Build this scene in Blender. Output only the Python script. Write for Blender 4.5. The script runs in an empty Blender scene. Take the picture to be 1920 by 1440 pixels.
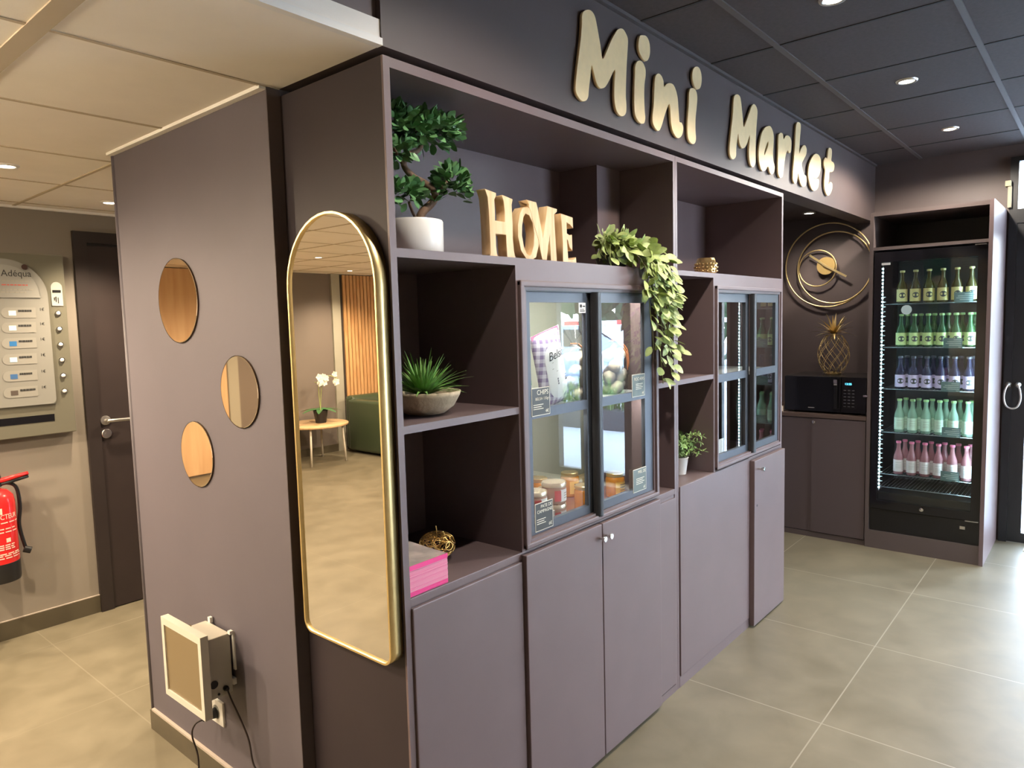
import bpy, bmesh, math, random
from mathutils import Vector, Matrix, Quaternion
R = math.radians
PI = math.pi
sc = bpy.context.scene
COL = sc.collection

# ------------------------------------------------------------------ camera
cd = bpy.data.cameras.new('camera')
cd.sensor_fit = 'HORIZONTAL'; cd.sensor_width = 36.0
cd.lens = 1318.28 / 1920 * 36.0
cd.clip_start = 0.02; cd.clip_end = 200
cam = bpy.data.objects.new('camera', cd); COL.objects.link(cam)
_r = Vector((0.64619982, -0.7627246, -0.02601883))
_d = Vector((-0.08313473, -0.03646171, -0.99587106))
_f = Vector((0.75862666, 0.64569476, -0.08697045))
_m = Matrix((_r, -_d, -_f)).transposed().to_4x4()
_m.translation = (-1.11696, -1.323676, 1.54635)
cam.matrix_world = _m
sc.camera = cam

# ------------------------------------------------------------------ view, world
sc.view_settings.view_transform = 'Standard'
sc.view_settings.look = 'None'
sc.view_settings.gamma = 1.0
sc.view_settings.use_curve_mapping = False
sc.view_settings.exposure = 1.12
cy = sc.cycles
cy.use_denoising = True
cy.max_bounces = 8; cy.diffuse_bounces = 4; cy.glossy_bounces = 4
cy.transmission_bounces = 4; cy.transparent_max_bounces = 12
cy.caustics_reflective = False; cy.caustics_refractive = False
cy.sample_clamp_indirect = 4.0
cy.blur_glossy = 0.5

w = bpy.data.worlds.new('overcast_sky'); sc.world = w
w.use_nodes = True
nt = w.node_tree
bg = nt.nodes['Background']
tc = nt.nodes.new('ShaderNodeTexCoord'); sx = nt.nodes.new('ShaderNodeSeparateXYZ')
rp = nt.nodes.new('ShaderNodeValToRGB')
rp.color_ramp.elements[0].position = 0.0; rp.color_ramp.elements[0].color = (0.90, 0.93, 0.97, 1)
rp.color_ramp.elements[1].position = 0.6; rp.color_ramp.elements[1].color = (0.58, 0.74, 1.0, 1)
nt.links.new(tc.outputs['Generated'], sx.inputs[0]); nt.links.new(sx.outputs['Z'], rp.inputs[0])
nt.links.new(rp.outputs[0], bg.inputs[0])
bg.inputs[1].default_value = 13.0

SPOT_WARM = 88.0      # downlights of the low cream ceiling
SPOT_DARK = 41.0      # downlights of the dark ceiling
WARM = (1.0, 0.80, 0.56)
NEUT = (1.0, 0.88, 0.74)

# ------------------------------------------------------------------ materials
MATS = {}
def S(r, g, b):
    f = lambda c: (c/255/12.92) if c/255 <= 0.04045 else ((c/255+0.055)/1.055)**2.4
    return (f(r), f(g), f(b))
def mat(name, col, rough=0.5, metal=0.0, emit=None, es=1.0, noise=0.0, nscale=20.0, bump=0.0, bscale=200.0,
        spec=0.5, coat=0.0, alpha=1.0, trans=0.0, stretch=None):
    if name in MATS: return MATS[name]
    m = bpy.data.materials.new(name); m.use_nodes = True
    n = m.node_tree; b = n.nodes['Principled BSDF']
    b.inputs['Base Color'].default_value = (*col, 1)
    b.inputs['Roughness'].default_value = rough
    b.inputs['Metallic'].default_value = metal
    b.inputs['Specular IOR Level'].default_value = spec
    b.inputs['Coat Weight'].default_value = coat
    b.inputs['Alpha'].default_value = alpha
    b.inputs['Transmission Weight'].default_value = trans
    if emit:
        b.inputs['Emission Color'].default_value = (*emit, 1); b.inputs['Emission Strength'].default_value = es
    if noise or bump:
        t = n.nodes.new('ShaderNodeTexCoord'); mp = n.nodes.new('ShaderNodeMapping')
        n.links.new(t.outputs['Object'], mp.inputs[0])
        if stretch: mp.inputs['Scale'].default_value = stretch
    if noise:
        nz = n.nodes.new('ShaderNodeTexNoise'); nz.inputs['Scale'].default_value = nscale; nz.inputs['Detail'].default_value = 4
        n.links.new(mp.outputs[0], nz.inputs['Vector'])
        cr = n.nodes.new('ShaderNodeValToRGB')
        lo = tuple(c*(1-noise) for c in col); hi = tuple(min(1, c*(1+noise)) for c in col)
        cr.color_ramp.elements[0].position = 0.3; cr.color_ramp.elements[0].color = (*lo, 1)
        cr.color_ramp.elements[1].position = 0.7; cr.color_ramp.elements[1].color = (*hi, 1)
        n.links.new(nz.outputs['Fac'], cr.inputs[0]); n.links.new(cr.outputs[0], b.inputs['Base Color'])
    if bump:
        nb = n.nodes.new('ShaderNodeTexNoise'); nb.inputs['Scale'].default_value = bscale; nb.inputs['Detail'].default_value = 3
        n.links.new(mp.outputs[0], nb.inputs['Vector'])
        bp = n.nodes.new('ShaderNodeBump'); bp.inputs['Strength'].default_value = bump; bp.inputs['Distance'].default_value = 0.002
        n.links.new(nb.outputs['Fac'], bp.inputs['Height']); n.links.new(bp.outputs[0], b.inputs['Normal'])
    MATS[name] = m
    return m
def glassmat(name, tint=(1, 1, 1), ior=1.5, boost=1.0, base=0.0, rough=0.0):
    """thin pane: what passes straight through plus a mirror reflection that grows towards grazing"""
    if name in MATS: return MATS[name]
    m = bpy.data.materials.new(name); m.use_nodes = True
    n = m.node_tree; n.nodes.clear()
    o = n.nodes.new('ShaderNodeOutputMaterial'); mx = n.nodes.new('ShaderNodeMixShader')
    tr = n.nodes.new('ShaderNodeBsdfTransparent'); gl = n.nodes.new('ShaderNodeBsdfGlossy')
    tr.inputs[0].default_value = (*tint, 1); gl.inputs['Roughness'].default_value = rough
    fr = n.nodes.new('ShaderNodeFresnel'); fr.inputs[0].default_value = ior
    ge = n.nodes.new('ShaderNodeNewGeometry'); io = n.nodes.new('ShaderNodeMapRange')     # same reflectance from both sides of the pane
    io.inputs['To Min'].default_value = ior; io.inputs['To Max'].default_value = 1/ior
    n.links.new(ge.outputs['Backfacing'], io.inputs['Value']); n.links.new(io.outputs[0], fr.inputs[0])
    ma = n.nodes.new('ShaderNodeMath'); ma.operation = 'MULTIPLY_ADD'; ma.use_clamp = True
    ma.inputs[1].default_value = boost; ma.inputs[2].default_value = base
    n.links.new(fr.outputs[0], ma.inputs[0]); n.links.new(ma.outputs[0], mx.inputs[0])
    n.links.new(tr.outputs[0], mx.inputs[1]); n.links.new(gl.outputs[0], mx.inputs[2]); n.links.new(mx.outputs[0], o.inputs[0])
    MATS[name] = m
    return m
def jarmat(name, col, see=0.45, rough=0.08, sp=0.6):
    """tinted clear stuff: part see-through, part body colour, shiny"""
    if name in MATS: return MATS[name]
    m = bpy.data.materials.new(name); m.use_nodes = True
    n = m.node_tree; b = n.nodes['Principled BSDF']
    b.inputs['Base Color'].default_value = (*col, 1); b.inputs['Roughness'].default_value = rough
    b.inputs['Specular IOR Level'].default_value = sp
    tr = n.nodes.new('ShaderNodeBsdfTransparent'); tr.inputs[0].default_value = (*[min(1, 0.35+c*0.8) for c in col], 1)
    mx = n.nodes.new('ShaderNodeMixShader'); mx.inputs[0].default_value = see
    n.links.new(b.outputs[0], mx.inputs[1]); n.links.new(tr.outputs[0], mx.inputs[2])
    n.links.new(mx.outputs[0], n.nodes['Material Output'].inputs[0])
    MATS[name] = m
    return m

PAINT = mat('mauve_brown_paint', (0.143, 0.102, 0.105), 0.42, noise=0.04, nscale=6, bump=0.05, bscale=500)
PAINT_IN = PAINT
WALLP = mat('taupe_wall_paint', (0.103, 0.089, 0.106), 0.6, noise=0.03, nscale=5, bump=0.06, bscale=420)
DARKW = mat('dark_brown_wall_paint', (0.095, 0.072, 0.070), 0.55, noise=0.05, nscale=5, bump=0.06, bscale=420)
SOFF = mat('soffit_paint', (0.082, 0.061, 0.059), 0.5, noise=0.05, nscale=4, bump=0.05, bscale=400)
GREYW = mat('greige_wall_paint', (0.25, 0.218, 0.182), 0.65, noise=0.03, nscale=4, bump=0.06, bscale=380)
CEILW = mat('cream_ceiling_tile', (0.93, 0.88, 0.81), 0.85, noise=0.02, nscale=8, bump=0.12, bscale=260)
CEILWJ = mat('cream_ceiling_joint', (0.52, 0.44, 0.33), 0.8, noise=0.02, nscale=8)
CEILB = mat('charcoal_ceiling_tile', (0.055, 0.042, 0.041), 0.85, noise=0.12, nscale=60, bump=0.25, bscale=240)
CEILBJ = mat('ceiling_joint_black', (0.022, 0.02, 0.021), 0.8)
CEILBB = mat('ceiling_bar_grey', (0.075, 0.062, 0.062), 0.6)
WTRIM = mat('white_trim', (0.86, 0.84, 0.80), 0.5)
BASEB = mat('olive_grey_skirting', (0.085, 0.07, 0.045), 0.45, noise=0.1, nscale=8)
BASET = mat('skirting_top_edge', (0.42, 0.36, 0.31), 0.6)
BLACK = mat('black_plastic', (0.012, 0.012, 0.014), 0.35)
BLACKG = mat('black_gloss', (0.006, 0.006, 0.008), 0.08)
BLACKM = mat('black_metal_frame', (0.014, 0.015, 0.018), 0.38)
GOLD = mat('brushed_gold', (0.80, 0.62, 0.30), 0.40, 1.0, noise=0.05, nscale=40)
GOLDL = mat('pale_gold_letter', (0.92, 0.70, 0.39), 0.42, 0.15, noise=0.04, nscale=30)
CHROME = mat('chrome', (0.75, 0.75, 0.75), 0.15, 1.0)
STEEL = mat('brushed_steel', (0.6, 0.58, 0.55), 0.32, 1.0)
MIRR = mat('mirror_silver', (0.93, 0.91, 0.88), 0.0, 1.0)
MIRRB = mat('bronze_mirror', (0.80, 0.72, 0.62), 0.02, 1.0)
WHITE = mat('white_plastic', (0.80, 0.78, 0.74), 0.4)
CERAM = mat('white_ceramic', (0.80, 0.79, 0.76), 0.25)
PAPER = mat('white_paper', (0.82, 0.81, 0.79), 0.7)
PINK = mat('magenta_paper', (0.80, 0.05, 0.26), 0.5)
PINKL = mat('light_pink_paper', (0.80, 0.28, 0.42), 0.55)
RED = mat('extinguisher_red', (0.62, 0.02, 0.02), 0.25, coat=0.4)
GREYM = mat('slate_metal_rail', (0.075, 0.085, 0.105), 0.36, 0.35)
INK = mat('dark_ink', (0.03, 0.03, 0.03), 0.6)
CREAM = mat('cream_print', (0.72, 0.68, 0.55), 0.6)
SLATE = mat('card_black', (0.03, 0.032, 0.03), 0.5)
PANE = glassmat('cabinet_glass', (0.95, 0.97, 0.97), 1.5, 1.1, 0.02)
PANEF = glassmat('fridge_glass', (0.93, 0.97, 0.97), 1.45, 1.0, 0.0)
PANEW = glassmat('facade_glass', (0.96, 0.99, 0.99), 1.45, 1.0, 0.0)
FILM = glassmat('clear_film', (0.97, 0.98, 0.99), 1.4, 0.9, 0.03, 0.15)
BARK = mat('bark', (0.13, 0.075, 0.045), 0.8, noise=0.3, nscale=40, bump=0.5, bscale=120)
SOIL = mat('soil', (0.05, 0.03, 0.02), 0.9, noise=0.3, nscale=80)
LEAFB = mat('bonsai_leaf', (0.105, 0.245, 0.095), 0.45, noise=0.45, nscale=18)
LEAFT = mat('pale_trailing_leaf', (0.38, 0.47, 0.17), 0.5, noise=0.3, nscale=34)
LEAFS = mat('succulent_leaf', (0.17, 0.35, 0.085), 0.45, noise=0.35, nscale=25)
LEAFH = mat('herb_leaf', (0.26, 0.42, 0.14), 0.5, noise=0.3, nscale=40)
STONE = mat('sand_stone', (0.42, 0.34, 0.23), 0.8, noise=0.15, nscale=30, bump=0.9, bscale=70)
WIREG = mat('antique_gold_wire', (0.80, 0.50, 0.17), 0.3, 1.0)
DOORB = mat('brown_door_paint', (0.024, 0.017, 0.016), 0.45, noise=0.08, nscale=8)
CONC = mat('outdoor_concrete', (0.55, 0.56, 0.57), 0.8, noise=0.1, nscale=1.5)

def woodmat(name, c1, c2, scale=6.0, rough=0.5, axis=(1, 1, 0.08)):
    if name in MATS: return MATS[name]
    m = bpy.data.materials.new(name); m.use_nodes = True
    n = m.node_tree; b = n.nodes['Principled BSDF']; b.inputs['Roughness'].default_value = rough
    t = n.nodes.new('ShaderNodeTexCoord'); mp = n.nodes.new('ShaderNodeMapping'); mp.inputs['Scale'].default_value = axis
    nz = n.nodes.new('ShaderNodeTexNoise'); nz.inputs['Scale'].default_value = scale*8; nz.inputs['Detail'].default_value = 5; nz.inputs['Distortion'].default_value = 0.6
    cr = n.nodes.new('ShaderNodeValToRGB')
    cr.color_ramp.elements[0].position = 0.32; cr.color_ramp.elements[0].color = (*c1, 1)
    cr.color_ramp.elements[1].position = 0.7; cr.color_ramp.elements[1].color = (*c2, 1)
    n.links.new(t.outputs['Object'], mp.inputs[0]); n.links.new(mp.outputs[0], nz.inputs['Vector'])
    n.links.new(nz.outputs['Fac'], cr.inputs[0]); n.links.new(cr.outputs[0], b.inputs['Base Color'])
    MATS[name] = m; return m
WOODH = woodmat('light_mango_wood', (0.58, 0.36, 0.17), (0.72, 0.52, 0.30), 5)
WOODS = woodmat('slat_oak', (0.42, 0.21, 0.08), (0.62, 0.36, 0.16), 4)
WOODR = woodmat('red_brown_shelf_board', (0.17, 0.065, 0.04), (0.24, 0.10, 0.06), 4, 0.35, (0.1, 1, 1))
WOODT = woodmat('table_wood', (0.50, 0.32, 0.16), (0.62, 0.43, 0.24), 4, 0.4, (0.1, 1, 1))

def floor_material():
    m = bpy.data.materials.new('concrete_look_floor_tile'); m.use_nodes = True
    n = m.node_tree; L = n.links; b = n.nodes['Principled BSDF']
    t = n.nodes.new('ShaderNodeTexCoord')
    def noise(scale, det, dist=0.0):
        z = n.nodes.new('ShaderNodeTexNoise'); z.inputs['Scale'].default_value = scale; z.inputs['Detail'].default_value = det
        z.inputs['Distortion'].default_value = dist
        L.new(t.outputs['Object'], z.inputs['Vector']); return z
    n1 = noise(1.1, 6, 0.8); n2 = noise(6, 6, 0.4)
    mixf = n.nodes.new('ShaderNodeMath'); mixf.operation = 'MULTIPLY_ADD'; mixf.inputs[1].default_value = 0.45
    L.new(n2.outputs['Fac'], mixf.inputs[0]); 
    h = n.nodes.new('ShaderNodeMath'); h.operation = 'MULTIPLY'; h.inputs[1].default_value = 0.55
    L.new(n1.outputs['Fac'], h.inputs[0]); L.new(h.outputs[0], mixf.inputs[2])
    cr = n.nodes.new('ShaderNodeValToRGB')
    cr.color_ramp.elements[0].position = 0.33; cr.color_ramp.elements[0].color = (0.122, 0.104, 0.068, 1)
    cr.color_ramp.elements[1].position = 0.68; cr.color_ramp.elements[1].color = (0.205, 0.178, 0.124, 1)
    L.new(mixf.outputs[0], cr.inputs[0])
    # grout lines on a 0.80 m grid
    sp = n.nodes.new('ShaderNodeSeparateXYZ'); L.new(t.outputs['Object'], sp.inputs[0])
    def line(sock, off):
        a = n.nodes.new('ShaderNodeMath'); a.operation = 'SUBTRACT'; a.inputs[1].default_value = off-40.0; L.new(sock, a.inputs[0])
        d = n.nodes.new('ShaderNodeMath'); d.operation = 'MODULO'; d.inputs[1].default_value = 0.80; L.new(a.outputs[0], d.inputs[0])
        c = n.nodes.new('ShaderNodeMath'); c.operation = 'SUBTRACT'; c.inputs[1].default_value = 0.40; L.new(d.outputs[0], c.inputs[0])
        e = n.nodes.new('ShaderNodeMath'); e.operation = 'ABSOLUTE'; L.new(c.outputs[0], e.inputs[0])
        g = n.nodes.new('ShaderNodeMath'); g.operation = 'GREATER_THAN'; g.inputs[1].default_value = 0.3975; L.new(e.outputs[0], g.inputs[0])
        return g
    g1 = line(sp.outputs['X'], 1.560); g2 = line(sp.outputs['Y'], -0.543)
    mx = n.nodes.new('ShaderNodeMath'); mx.operation = 'MAXIMUM'; L.new(g1.outputs[0], mx.inputs[0]); L.new(g2.outputs[0], mx.inputs[1])
    mc = n.nodes.new('ShaderNodeMix'); mc.data_type = 'RGBA'
    zone = n.nodes.new('ShaderNodeMapRange'); zone.inputs['From Min'].default_value = -0.2; zone.inputs['From Max'].default_value = 0.6
    zone.inputs['To Min'].default_value = 0.16; zone.inputs['To Max'].default_value = 1.0     # older, tone-in-tone joints in the corridor zone
    L.new(sp.outputs['X'], zone.inputs['Value'])
    zm = n.nodes.new('ShaderNodeMath'); zm.operation = 'MULTIPLY'; L.new(mx.outputs[0], zm.inputs[0]); L.new(zone.outputs[0], zm.inputs[1])
    L.new(zm.outputs[0], mc.inputs['Factor']); L.new(cr.outputs[0], mc.inputs['A']); mc.inputs['B'].default_value = (0.29, 0.262, 0.20, 1)
    L.new(mc.outputs['Result'], b.inputs['Base Color'])
    b.inputs['Specular IOR Level'].default_value = 0.27
    rr = n.nodes.new('ShaderNodeMapRange'); rr.inputs['To Min'].default_value = 0.34; rr.inputs['To Max'].default_value = 0.50
    L.new(n2.outputs['Fac'], rr.inputs['Value']); L.new(rr.outputs[0], b.inputs['Roughness'])
    return m
FLOOR = floor_material()

# ------------------------------------------------------------------ helpers
def wloc(o):
    v = Vector((0, 0, 0))
    while o is not None:
        v += o.location; o = o.parent
    return v
def tag(o, label, cat, group=None):
    o['label'] = label; o['category'] = cat
    if group: o['group'] = group
    return o
def thing(name, loc, label, cat, group=None):
    o = bpy.data.objects.new(name, None); COL.objects.link(o)
    o.location = loc; o.empty_display_size = 0.05
    return tag(o, label, cat, group)
def obj(name, bm, m, parent=None, smooth=False, origin=None, flat_angle=None):
    off = wloc(parent) if parent is not None else Vector(origin or (0, 0, 0))
    me = bpy.data.meshes.new(name)
    bmesh.ops.recalc_face_normals(bm, faces=bm.faces[:])
    for v in bm.verts: v.co -= off
    if smooth:
        for f in bm.faces: f.smooth = True
    bm.to_mesh(me); bm.free()
    for mm in (m if isinstance(m, (list, tuple)) else [m]): me.materials.append(mm)
    if smooth and flat_angle is not None:
        me.set_sharp_from_angle(angle=R(flat_angle))
    o = bpy.data.objects.new(name, me); COL.objects.link(o)
    if parent is not None: o.parent = parent
    else: o.location = off
    return o
def struct(name, bm, m, parent=None, **k):
    o = obj(name, bm, m, parent, **k); o['kind'] = 'structure'; return o
def box(bm, x0, x1, y0, y1, z0, z1, bev=0.0, mi=0):
    xs = sorted((x0, x1)); ys = sorted((y0, y1)); zs = sorted((z0, z1))
    r = bmesh.ops.create_cube(bm, size=1.0)
    vs = r['verts']
    for v in vs:
        v.co = Vector((xs[0] if v.co.x < 0 else xs[1], ys[0] if v.co.y < 0 else ys[1], zs[0] if v.co.z < 0 else zs[1]))
    fs = set(f for v in vs for f in v.link_faces)
    for f in fs: f.material_index = mi
    if bev:
        es = list(set(e for v in vs for e in v.link_edges))
        bmesh.ops.bevel(bm, geom=es, offset=bev, segments=2, affect='EDGES', profile=0.6)
    return bm
def bx(*a, **k):
    bm = bmesh.new(); box(bm, *a, **k); return bm
def boxes(lst, bev=0.0):
    bm = bmesh.new()
    for b in lst: box(bm, *b, bev=bev)
    return bm
def frame_of(d):
    d = Vector(d).normalized()
    u = Vector((0, 0, 1)) if abs(d.z) < 0.9 else Vector((1, 0, 0))
    a = d.cross(u).normalized(); b = d.cross(a).normalized()
    return a, b, d
def tube(bm, pts, rad, seg=8, cap=True, closed=False):
    pts = [Vector(p) for p in pts]; n = len(pts); rings = []
    rads = rad if isinstance(rad, (list, tuple)) else [rad]*n
    prev = None
    for i, p in enumerate(pts):
        if closed: d = (pts[(i+1) % n]-pts[i-1])
        elif i == 0: d = pts[1]-pts[0]
        elif i == n-1: d = pts[-1]-pts[-2]
        else: d = pts[i+1]-pts[i-1]
        d = d.normalized()
        if prev is None: a, b, _ = frame_of(d)
        else:
            a = prev - d*prev.dot(d)
            if a.length < 1e-5: a, b, _ = frame_of(d)
            a = a.normalized(); b = d.cross(a)
        prev = a
        rings.append([bm.verts.new(p+rads[i]*(math.cos(2*PI*k/seg)*a+math.sin(2*PI*k/seg)*b)) for k in range(seg)])
    m = n if closed else n-1
    for i in range(m):
        A = rings[i]; Bn = rings[(i+1) % n]
        for k in range(seg):
            bm.faces.new((A[k], A[(k+1) % seg], Bn[(k+1) % seg], Bn[k]))
    if cap and not closed:
        bm.faces.new(rings[0][::-1]); bm.faces.new(rings[-1])
    return bm
def lathe(bm, prof, c=(0, 0, 0), seg=24, axis='z', a0=0.0, a1=2*PI, capb=True, capt=True):
    c = Vector(c); full = abs(a1-a0-2*PI) < 1e-6
    rings = []
    for r, h in prof:
        ring = []
        for k in range(seg if full else seg+1):
            t = a0+(a1-a0)*k/seg
            if axis == 'z': p = Vector((r*math.cos(t), r*math.sin(t), h))
            elif axis == 'x': p = Vector((h, r*math.cos(t), r*math.sin(t)))
            else: p = Vector((r*math.cos(t), h, r*math.sin(t)))
            ring.append(bm.verts.new(c+p))
        rings.append(ring)
    for A, Bn in zip(rings, rings[1:]):
        N = len(A)
        for k in range(N if full else N-1):
            bm.faces.new((A[k], A[(k+1) % N], Bn[(k+1) % N], Bn[k]))
    if full:
        if capb and prof[0][0] > 1e-6: bm.faces.new(rings[0][::-1])
        if capt and prof[-1][0] > 1e-6: bm.faces.new(rings[-1])
    return bm
def cyl(bm, p0, p1, r, seg=16, r1=None):
    return tube(bm, [p0, p1], [r, r if r1 is None else r1], seg)
def smooth_loop(pts, sub=4):
    out = []; n = len(pts)
    for i in range(n):
        p0, p1, p2, p3 = (Vector(pts[(i+k) % n]) for k in (-1, 0, 1, 2))
        for s in range(sub):
            t = s/sub
            out.append(0.5*((2*p1)+(p2-p0)*t+(2*p0-5*p1+4*p2-p3)*t*t+(3*p1-p0-3*p2+p3)*t**3))
    return out
def extruded(loops, depth, bev=0.0):
    """filled 2D outline (first loop) with holes, extruded by depth: mesh in the local xy plane, z 0..depth"""
    cu = bpy.data.curves.new('tmp', 'CURVE'); cu.dimensions = '2D'; cu.fill_mode = 'BOTH'
    cu.extrude = depth/2 - bev; cu.bevel_depth = bev; cu.bevel_resolution = 1; cu.offset = -bev
    for lp in loops:
        s = cu.splines.new('POLY'); s.points.add(len(lp)-1)
        for q, p in zip(s.points, lp): q.co = (p[0], p[1], 0, 1)
        s.use_cyclic_u = True
    o = bpy.data.objects.new('tmp', cu)
    me = bpy.data.meshes.new_from_object(o)
    bm = bmesh.new(); bm.from_mesh(me)
    bpy.data.objects.remove(o); bpy.data.curves.remove(cu); bpy.data.meshes.remove(me)
    for v in bm.verts: v.co.z += depth/2
    bmesh.ops.remove_doubles(bm, verts=bm.verts[:], dist=1e-5)
    return bm
def place(bm, o, ux, uy):
    """local x,y,z -> world with x along ux, y along uy"""
    ux = Vector(ux).normalized(); uy = Vector(uy).normalized(); uz = ux.cross(uy); o = Vector(o)
    for v in bm.verts: v.co = o+ux*v.co.x+uy*v.co.y+uz*v.co.z
    return bm
def text_bm(s, size, depth=0.0006, align='LEFT', shear=0.0, width=None):
    cu = bpy.data.curves.new('tmp', 'FONT'); cu.body = s; cu.size = size; cu.extrude = depth/2; cu.align_x = align; cu.shear = shear
    cu.resolution_u = 3
    o = bpy.data.objects.new('tmp', cu)
    me = bpy.data.meshes.new_from_object(o)
    bm = bmesh.new(); bm.from_mesh(me)
    bpy.data.objects.remove(o); bpy.data.curves.remove(cu); bpy.data.meshes.remove(me)
    if width:
        xs = [v.co.x for v in bm.verts]; w0 = max(xs)-min(xs)
        for v in bm.verts: v.co.x = v.co.x*width/w0
    for v in bm.verts: v.co.z += depth/2
    return bm
def join(dst, src):
    me = bpy.data.meshes.new('tmp'); src.to_mesh(me); src.free(); dst.from_mesh(me); bpy.data.meshes.remove(me); return dst
def copy_tree(o, loc=None, parent=None):
    c = o.copy(); COL.objects.link(c)
    if parent is not None: c.parent = parent
    if loc is not None: c.location = loc
    for ch in list(o.children): copy_tree(ch, None, c)
    return c
def leaf(bm, p, d, up, L, W, curl=0.15, fold=0.12, nseg=4, shape='oval'):
    p = Vector(p); d = Vector(d).normalized(); up = Vector(up)
    s = d.cross(up)
    if s.length < 1e-4: s = d.cross(Vector((1, 0.3, 0.2)))
    s.normalize(); u = s.cross(d).normalized()
    rows = []
    for i in range(nseg+1):
        t = i/nseg
        if shape == 'oval': wd = W*0.5*math.sin(PI*min(1, t*0.94+0.03))**0.7
        else: wd = W*0.5*(1-t)**0.7*(0.6+0.4*min(1, t*6))
        c = p+d*(L*t)-u*(curl*L*t*t)
        if wd < W*0.04: wd = W*0.04
        rows.append((bm.verts.new(c-s*wd+u*fold*wd), bm.verts.new(c), bm.verts.new(c+s*wd+u*fold*wd)))
    for a, b in zip(rows, rows[1:]):
        bm.faces.new((a[0], a[1], b[1], b[0])); bm.faces.new((a[1], a[2], b[2], b[1]))
def rdir(rng):
    z = rng.uniform(-1, 1); t = rng.uniform(0, 2*PI); r = math.sqrt(1-z*z)
    return Vector((r*math.cos(t), r*math.sin(t), z))

# ================================================================== SETTING
XE = 4.55          # inner face of the entrance wall
struct('floor', bx(-6.2, XE+0.1, -4.6, 6.3, -0.1, 0.0), FLOOR)
# cream low ceiling (y > 0) and charcoal high ceiling (y < 0)
struct('ceiling_cream', boxes([(-6.2, 0.0, 0.004, 6.3, 2.2, 2.26), (0.0, 5.2, 1.4, 3.1, 2.2, 2.26), (0.0, 2.66, 0.44, 1.4, 2.2, 2.26)]), CEILW)
bm = bmesh.new()
for k in range(-1, 11):                       # joints running along x
    yy = 0.44+0.588*k
    if 0.05 < yy < 6.2:
        box(bm, -6.1, -0.001 if yy < 1.49 else 5.0, yy-0.006, yy+0.006, 2.1975, 2.2)
for k in range(-10, 3):                       # joints running along y
    xx = 0.02+0.592*k
    wd = 0.022 if k == -1 else 0.007
    y0 = 1.49 if xx > -0.03 else 0.02
    y1 = 2.92 if xx > -0.7 else 6.2
    if xx < 1.5: box(bm, xx-wd, xx+wd, y0, y1, 2.1965, 2.2)
struct('trim_1', bm, CEILWJ)
# wall angle of the cream ceiling
struct('trim_2', boxes([(-6.1, 0.0, -0.004, 0.016, 2.199, 2.2155), (-0.061, -0.0415, 0.437, 1.487, 2.19, 2.2), (-0.75, 5.0, 2.9, 2.92, 2.188, 2.2)]), WTRIM)
struct('ceiling_charcoal', bx(-6.2, XE+0.1, -4.6, 0.12, 2.6, 2.66), CEILB)
bm = bmesh.new(); bm2 = bmesh.new()
for k in range(-8, 1):
    yy = -0.289+0.60*k
    if yy > -4.5: box(bm, -6.1, 4.5, yy-0.011, yy+0.011, 2.5945, 2.6)
for k in range(-13, 6):
    xx = 1.757+0.578*k
    if xx < 4.5: box(bm2, xx-0.006, xx+0.006, -4.5, -0.001, 2.5975, 2.6)
struct('trim_3', bm, CEILBB)
struct('trim_4', bm2, CEILBJ)
struct('trim_5', boxes([(0.0, 4.5, -0.016, 0.0, 2.588, 2.6)]), CEILBB)
# soffit above the shelving (its left stretch set back a little)
struct('wall_soffit', boxes([(0.0, XE, 0.0, 0.12, 2.2, 2.6), (0.0, 2.66, 0.12, 0.437, 2.2, 2.6)]), SOFF)
struct('wall_soffit_left', bx(-6.2, 0.0, 0.018, 0.12, 2.21, 2.6), mat('soffit_left_paint', (0.15, 0.115, 0.115), 0.5))
# the block that carries the round mirrors and backs the shelving
struct('wall_mirrors', boxes([(-0.041, 2.66, 0.437, 1.485, 0, 2.2), (2.66, XE, 0.75, 1.485, 0, 2.3)]), WALLP)
struct('wall_return', bx(-0.0405, 0.0, 0.4355, 0.437, 0, 2.195), DARKW)
bm = bmesh.new(); tube(bm, [(-0.036, 1.4815, 0.0), (-0.036, 1.4815, 2.198)], 0.011, 10)
struct('trim_6', bm, WALLP, smooth=True)
struct('baseboard_left', bx(-0.052, -0.041, 0.437, 1.484, 0, 0.078), BASEB)
struct('trim_7', bx(-0.052, -0.041, 0.60, 1.468, 0.078, 0.086), BASET)
# corridor wall with the brown door
struct('wall_corridor', bx(-0.78, 5.2, 2.92, 3.06, 0, 2.2), GREYW)
struct('baseboard_corridor', boxes([(-0.78, 0.272, 2.909, 2.92, 0, 0.095)]), BASEB)
struct('trim_8', boxes([(-0.78, 0.272, 2.909, 2.92, 0.095, 0.099)]), BASET)
struct('wall_corridor_end', bx(5.1, 5.2, 1.485, 2.92, 0, 2.2), GREYW)
# east wall, around the glazed entrance
struct('wall_east', boxes([(XE-0.03, XE+0.08, -0.80, 0.75, 0, 2.6), (XE-0.03, XE+0.08, -4.6, -2.95, 0, 2.6), (XE-0.03, XE+0.08, -2.95, -0.80, 2.52, 2.6)]), DARKW)
struct('ceiling_alcove', bx(2.66, XE, 0.12, 0.75, 2.27, 2.3), CEILB)
# room behind the photographer
PALEW = mat('pale_cream_wall', (0.78, 0.74, 0.68), 0.7)
struct('wall_south', boxes([(-6.2, 2.6, -4.6, -4.5, 0, 2.6), (4.3, XE, -4.6, -4.5, 0, 2.6), (2.6, 4.3, -4.6, -4.5, 2.4, 2.6)]), PALEW)
struct('wall_west', bx(-6.2, -6.1, -4.6, 6.3, 0, 2.6), PALEW)

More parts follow.
